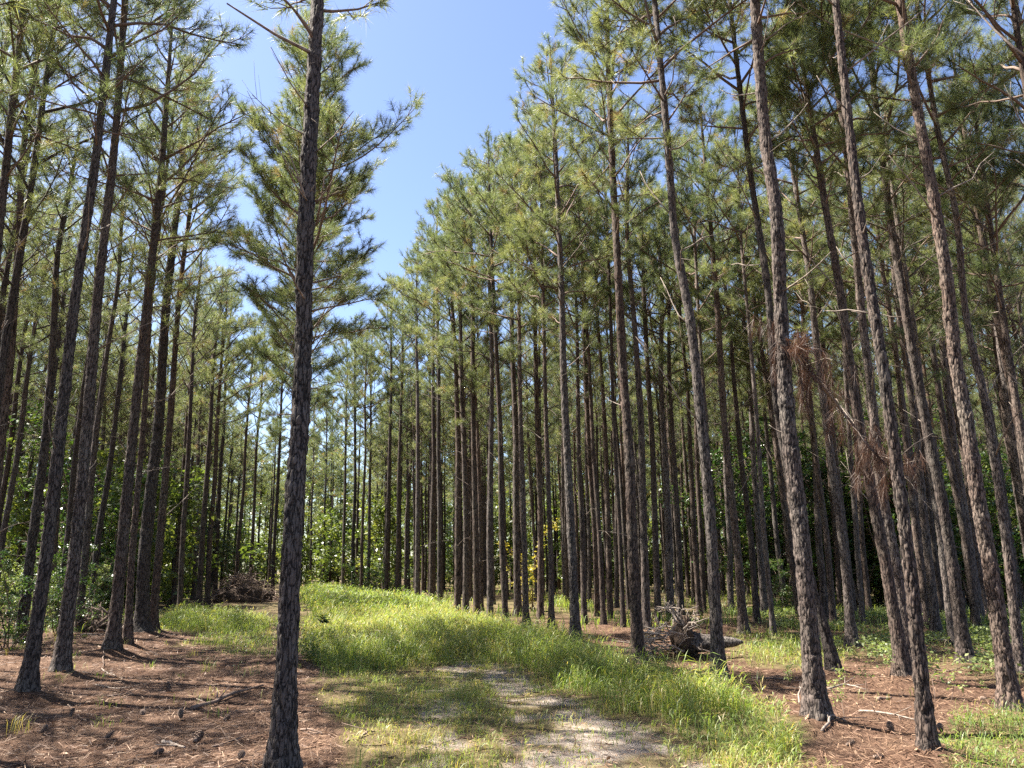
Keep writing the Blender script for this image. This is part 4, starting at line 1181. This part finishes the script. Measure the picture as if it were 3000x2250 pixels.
pl.build('root_plate', M_SOIL, root, True)
for i in range(26):
    a = i / 26 * 2 * PI + rr.normal(0, .2); r0 = rr.uniform(.3, .55)
    p = np.array([-.12, math.cos(a) * r0 * .8, .36 + math.sin(a) * r0 * .62]); P = [p]
    d = norm(np.array([rr.normal(-.35, .4), math.cos(a), math.sin(a) + .1]))
    for j in range(6):
        d = norm(d + rr.normal(0, .35, 3)); q = P[-1] + d * rr.uniform(.09, .16); q[2] = min(max(q[2], .03), .85); P.append(q)
    mb = MB(); tubes(mb, np.array(P), rr.uniform(.014, .03) * np.linspace(1, .25, 7), 6)
    for j in range(5):
        p, d2 = lerp_path(np.array(P), rr.uniform(.2, .95)); dd = norm(d2 + rr.normal(0, .8, 3)); l = rr.uniform(.1, .3)
        tubes(mb, np.array([p, p + dd * l * .5 + rr.normal(0, .02, 3), p + dd * l]), np.array([.006, .005, .003]), 4)
    mb.build('root', M_DEADWOOD, root)
# loose broken branches heaped at the left of the stump
tang = MB()
for i in range(60):
    p = np.array([rr.normal(-.62, .26), rr.normal(-.05, .25), 0]); p[2] = rr.uniform(.03, .62) * max(.15, 1 - abs(p[0] + .45) * 1.1)
    d = norm(np.array([rr.normal(-.6, .6), rr.normal(0, .6), rr.normal(.0, .42)])); l = rr.uniform(.25, .8)
    P = np.array([p - d * l * .5, p + rr.normal(0, .03, 3), p + d * l * .5]); P[:, 2] = np.maximum(P[:, 2], .02)
    tubes(tang, P, rr.uniform(.006, .018) * np.array([1, .9, .5]), 5)
o = tang.build('brush_heap', M_DEADWOOD); o.location = (x0 - .1, y0 - .05, float(surf(x0, y0)))
tag(o, 'tangle of broken pale branches heaped against the left side of the uprooted stump', 'brush heap')
# the brush heaps of the left stand
def heap(px, py, w, h, n, label, seed):
    x, y = gp(px, py); rr = np.random.default_rng(seed)
    root = empty('brush_heap', (x, y, float(surf(x, y)))); tag(root, label, 'brush heap')
    core = MB(); th = np.linspace(0, 2 * PI, 30, endpoint=False); ph = np.linspace(0, PI / 2, 10)
    TH, PH = np.meshgrid(th, ph); k = 1 + .5 * (fbm(np.cos(TH) * 2 + seed, np.sin(TH) * 2 + PH * 3, 4, 3) - .5)
    V = np.stack([np.cos(TH) * np.cos(PH) * w * .42 * k, np.sin(TH) * np.cos(PH) * w * .3 * k, np.sin(PH) * h * .62 * k - .05], -1).reshape(-1, 3)
    idx = np.arange(300).reshape(10, 30); a0, a1 = idx[:-1], np.roll(idx[:-1], -1, 1); b0, b1 = idx[1:], np.roll(idx[1:], -1, 1)
    core.add(V, None, np.stack([a0, a1, b1, b0], -1).reshape(-1, 4)); core.build('soil_mound', M_SOIL, root, True)
    br = MB()
    for i in range(n):
        p = np.array([rr.normal(0, w * .24), rr.normal(0, w * .18), 0]); p[2] = rr.uniform(.05, 1) * h * max(.1, 1 - (abs(p[0]) / (w * .55)) ** 1.5)
        d = norm(np.array([rr.normal(0, .8), rr.normal(0, .6), rr.normal(.1, .45)])); l = rr.uniform(.3, 1.1) * w * .45
        P = np.array([p - d * l * .5, p + rr.normal(0, .06, 3), p + d * l * .5]); P[:, 2] = np.maximum(P[:, 2], .02)
        tubes(br, P, rr.uniform(.01, .03) * np.array([1, .85, .4]), 5)
    br.build('branch_tangle', M_LIMB, root)
heap(712, 1762, 3.4, 1.4, 260, 'big dark heap of brush at the end of the left lane', 5)
heap(262, 1852, 1.5, .55, 90, 'low dark heap of dead brush left of the clump of four trunks', 6)

# dead bough hanging from the stout pine
Yb = hero_info[14][0][1] - .05
path = [(2300, 985), (2330, 1050), (2400, 1120), (2470, 1210), (2530, 1290), (2600, 1370), (2660, 1400)]
P = np.array([at_depth(px, py, Yb + .18 * i) for i, (px, py) in enumerate(path)])
b0_ = P[0].copy(); P = P - b0_
rr = np.random.default_rng(77)
root = empty('dead_bough', b0_); tag(root, 'dead bough with rusty brown needles hanging off the stout pine', 'branch')
bm = MB(); tubes(bm, P, .026 * np.linspace(1, .3, len(P)), 6)
tf = []
for i in range(40):
    s = rr.uniform(.02, 1) ** 1.5; p, d = lerp_path(P, min(s, .99))
    td = norm(np.array([rr.normal(.35, .55), rr.normal(0, .6), rr.normal(-.35, .5)])); l = rr.uniform(.2, .75)
    Q = [p]; dd = td
    for j in range(5):
        dd = norm(dd + rr.normal(0, .2, 3) + np.array([0, 0, -.2])); Q.append(Q[-1] + dd * l / 5)
    Q = np.array(Q); tubes(bm, Q, .005 * np.linspace(1, .4, 6), 4)
    if rr.random() < .72:
        for j in (2, 3, 4, 5):
            if rr.random() < .9: tf.append((Q[j], norm(dd * .3 + np.array([0, 0, -1.5]) + rr.normal(0, .2, 3)), rr.random() * .8))
for i in range(16): tf.append((P[0] + np.array([.09 + rr.normal(0, .07), -.12 + rr.normal(0, .05), -.12 + rr.normal(0, .09)]), norm(rr.normal(0, .6, 3) + np.array([0.2, -.4, -.5])), .6 + .4 * rr.random()))
bm.build('branch', M_DEADWOOD, root)
nm = needles_mb(tf, rr, 46, .20, .0036, 0.55)
nm.build('dead_needles', M_DEADNEEDLE, root)

# ------------------------------------------------------------------ light, sky, camera
SUN_AZ, SUN_EL = rad(-74), rad(57)              # azimuth from +Y (view direction), clockwise
sd3 = Vector((math.sin(SUN_AZ) * math.cos(SUN_EL), math.cos(SUN_AZ) * math.cos(SUN_EL), math.sin(SUN_EL)))
sl = bpy.data.lights.new('sun', 'SUN'); sl.energy = 5.0; sl.angle = rad(.5); sl.color = (1.0, .94, .84)
so = bpy.data.objects.new('sun', sl); COL.objects.link(so); so.rotation_euler = (-sd3).to_track_quat('-Z', 'Y').to_euler()
w = bpy.data.worlds.new('World'); SC.world = w; w.use_nodes = True
nt = w.node_tree; nt.nodes.clear()
wo = nt.nodes.new('ShaderNodeOutputWorld'); bg = nt.nodes.new('ShaderNodeBackground'); sk = nt.nodes.new('ShaderNodeTexSky')
sk.sky_type = 'NISHITA'; sk.sun_disc = False; sk.sun_elevation = SUN_EL; sk.sun_rotation = SUN_AZ % (2 * PI)
sk.air_density = 1.0; sk.dust_density = .9; sk.ozone_density = 2.0; sk.altitude = 50
bg.inputs[1].default_value = .062
hs = nt.nodes.new('ShaderNodeHueSaturation'); hs.inputs['Saturation'].default_value = 1.05; hs.inputs['Hue'].default_value = .51
nt.links.new(sk.outputs[0], hs.inputs['Color']); nt.links.new(hs.outputs[0], bg.inputs[0]); nt.links.new(bg.outputs[0], wo.inputs[0])

cam = bpy.data.cameras.new('camera'); co = bpy.data.objects.new('camera', cam); COL.objects.link(co)
cam.sensor_width = 36; cam.lens = F / 3000 * 36; cam.clip_end = 2000; cam.clip_start = .05
co.location = (0, 0, CAMH); co.rotation_euler = (PI / 2 + PITCH, 0, 0)
SC.camera = co
SC.view_settings.view_transform = 'Standard'; SC.view_settings.look = 'None'; SC.view_settings.gamma = 1
SC.view_settings.exposure = 2.25
SC.cycles.max_bounces = 5; SC.cycles.diffuse_bounces = 3; SC.cycles.glossy_bounces = 2; SC.cycles.transmission_bounces = 3
SC.cycles.transparent_max_bounces = 4
SC.cycles.sample_clamp_indirect = 6
SC.cycles.use_denoising = False
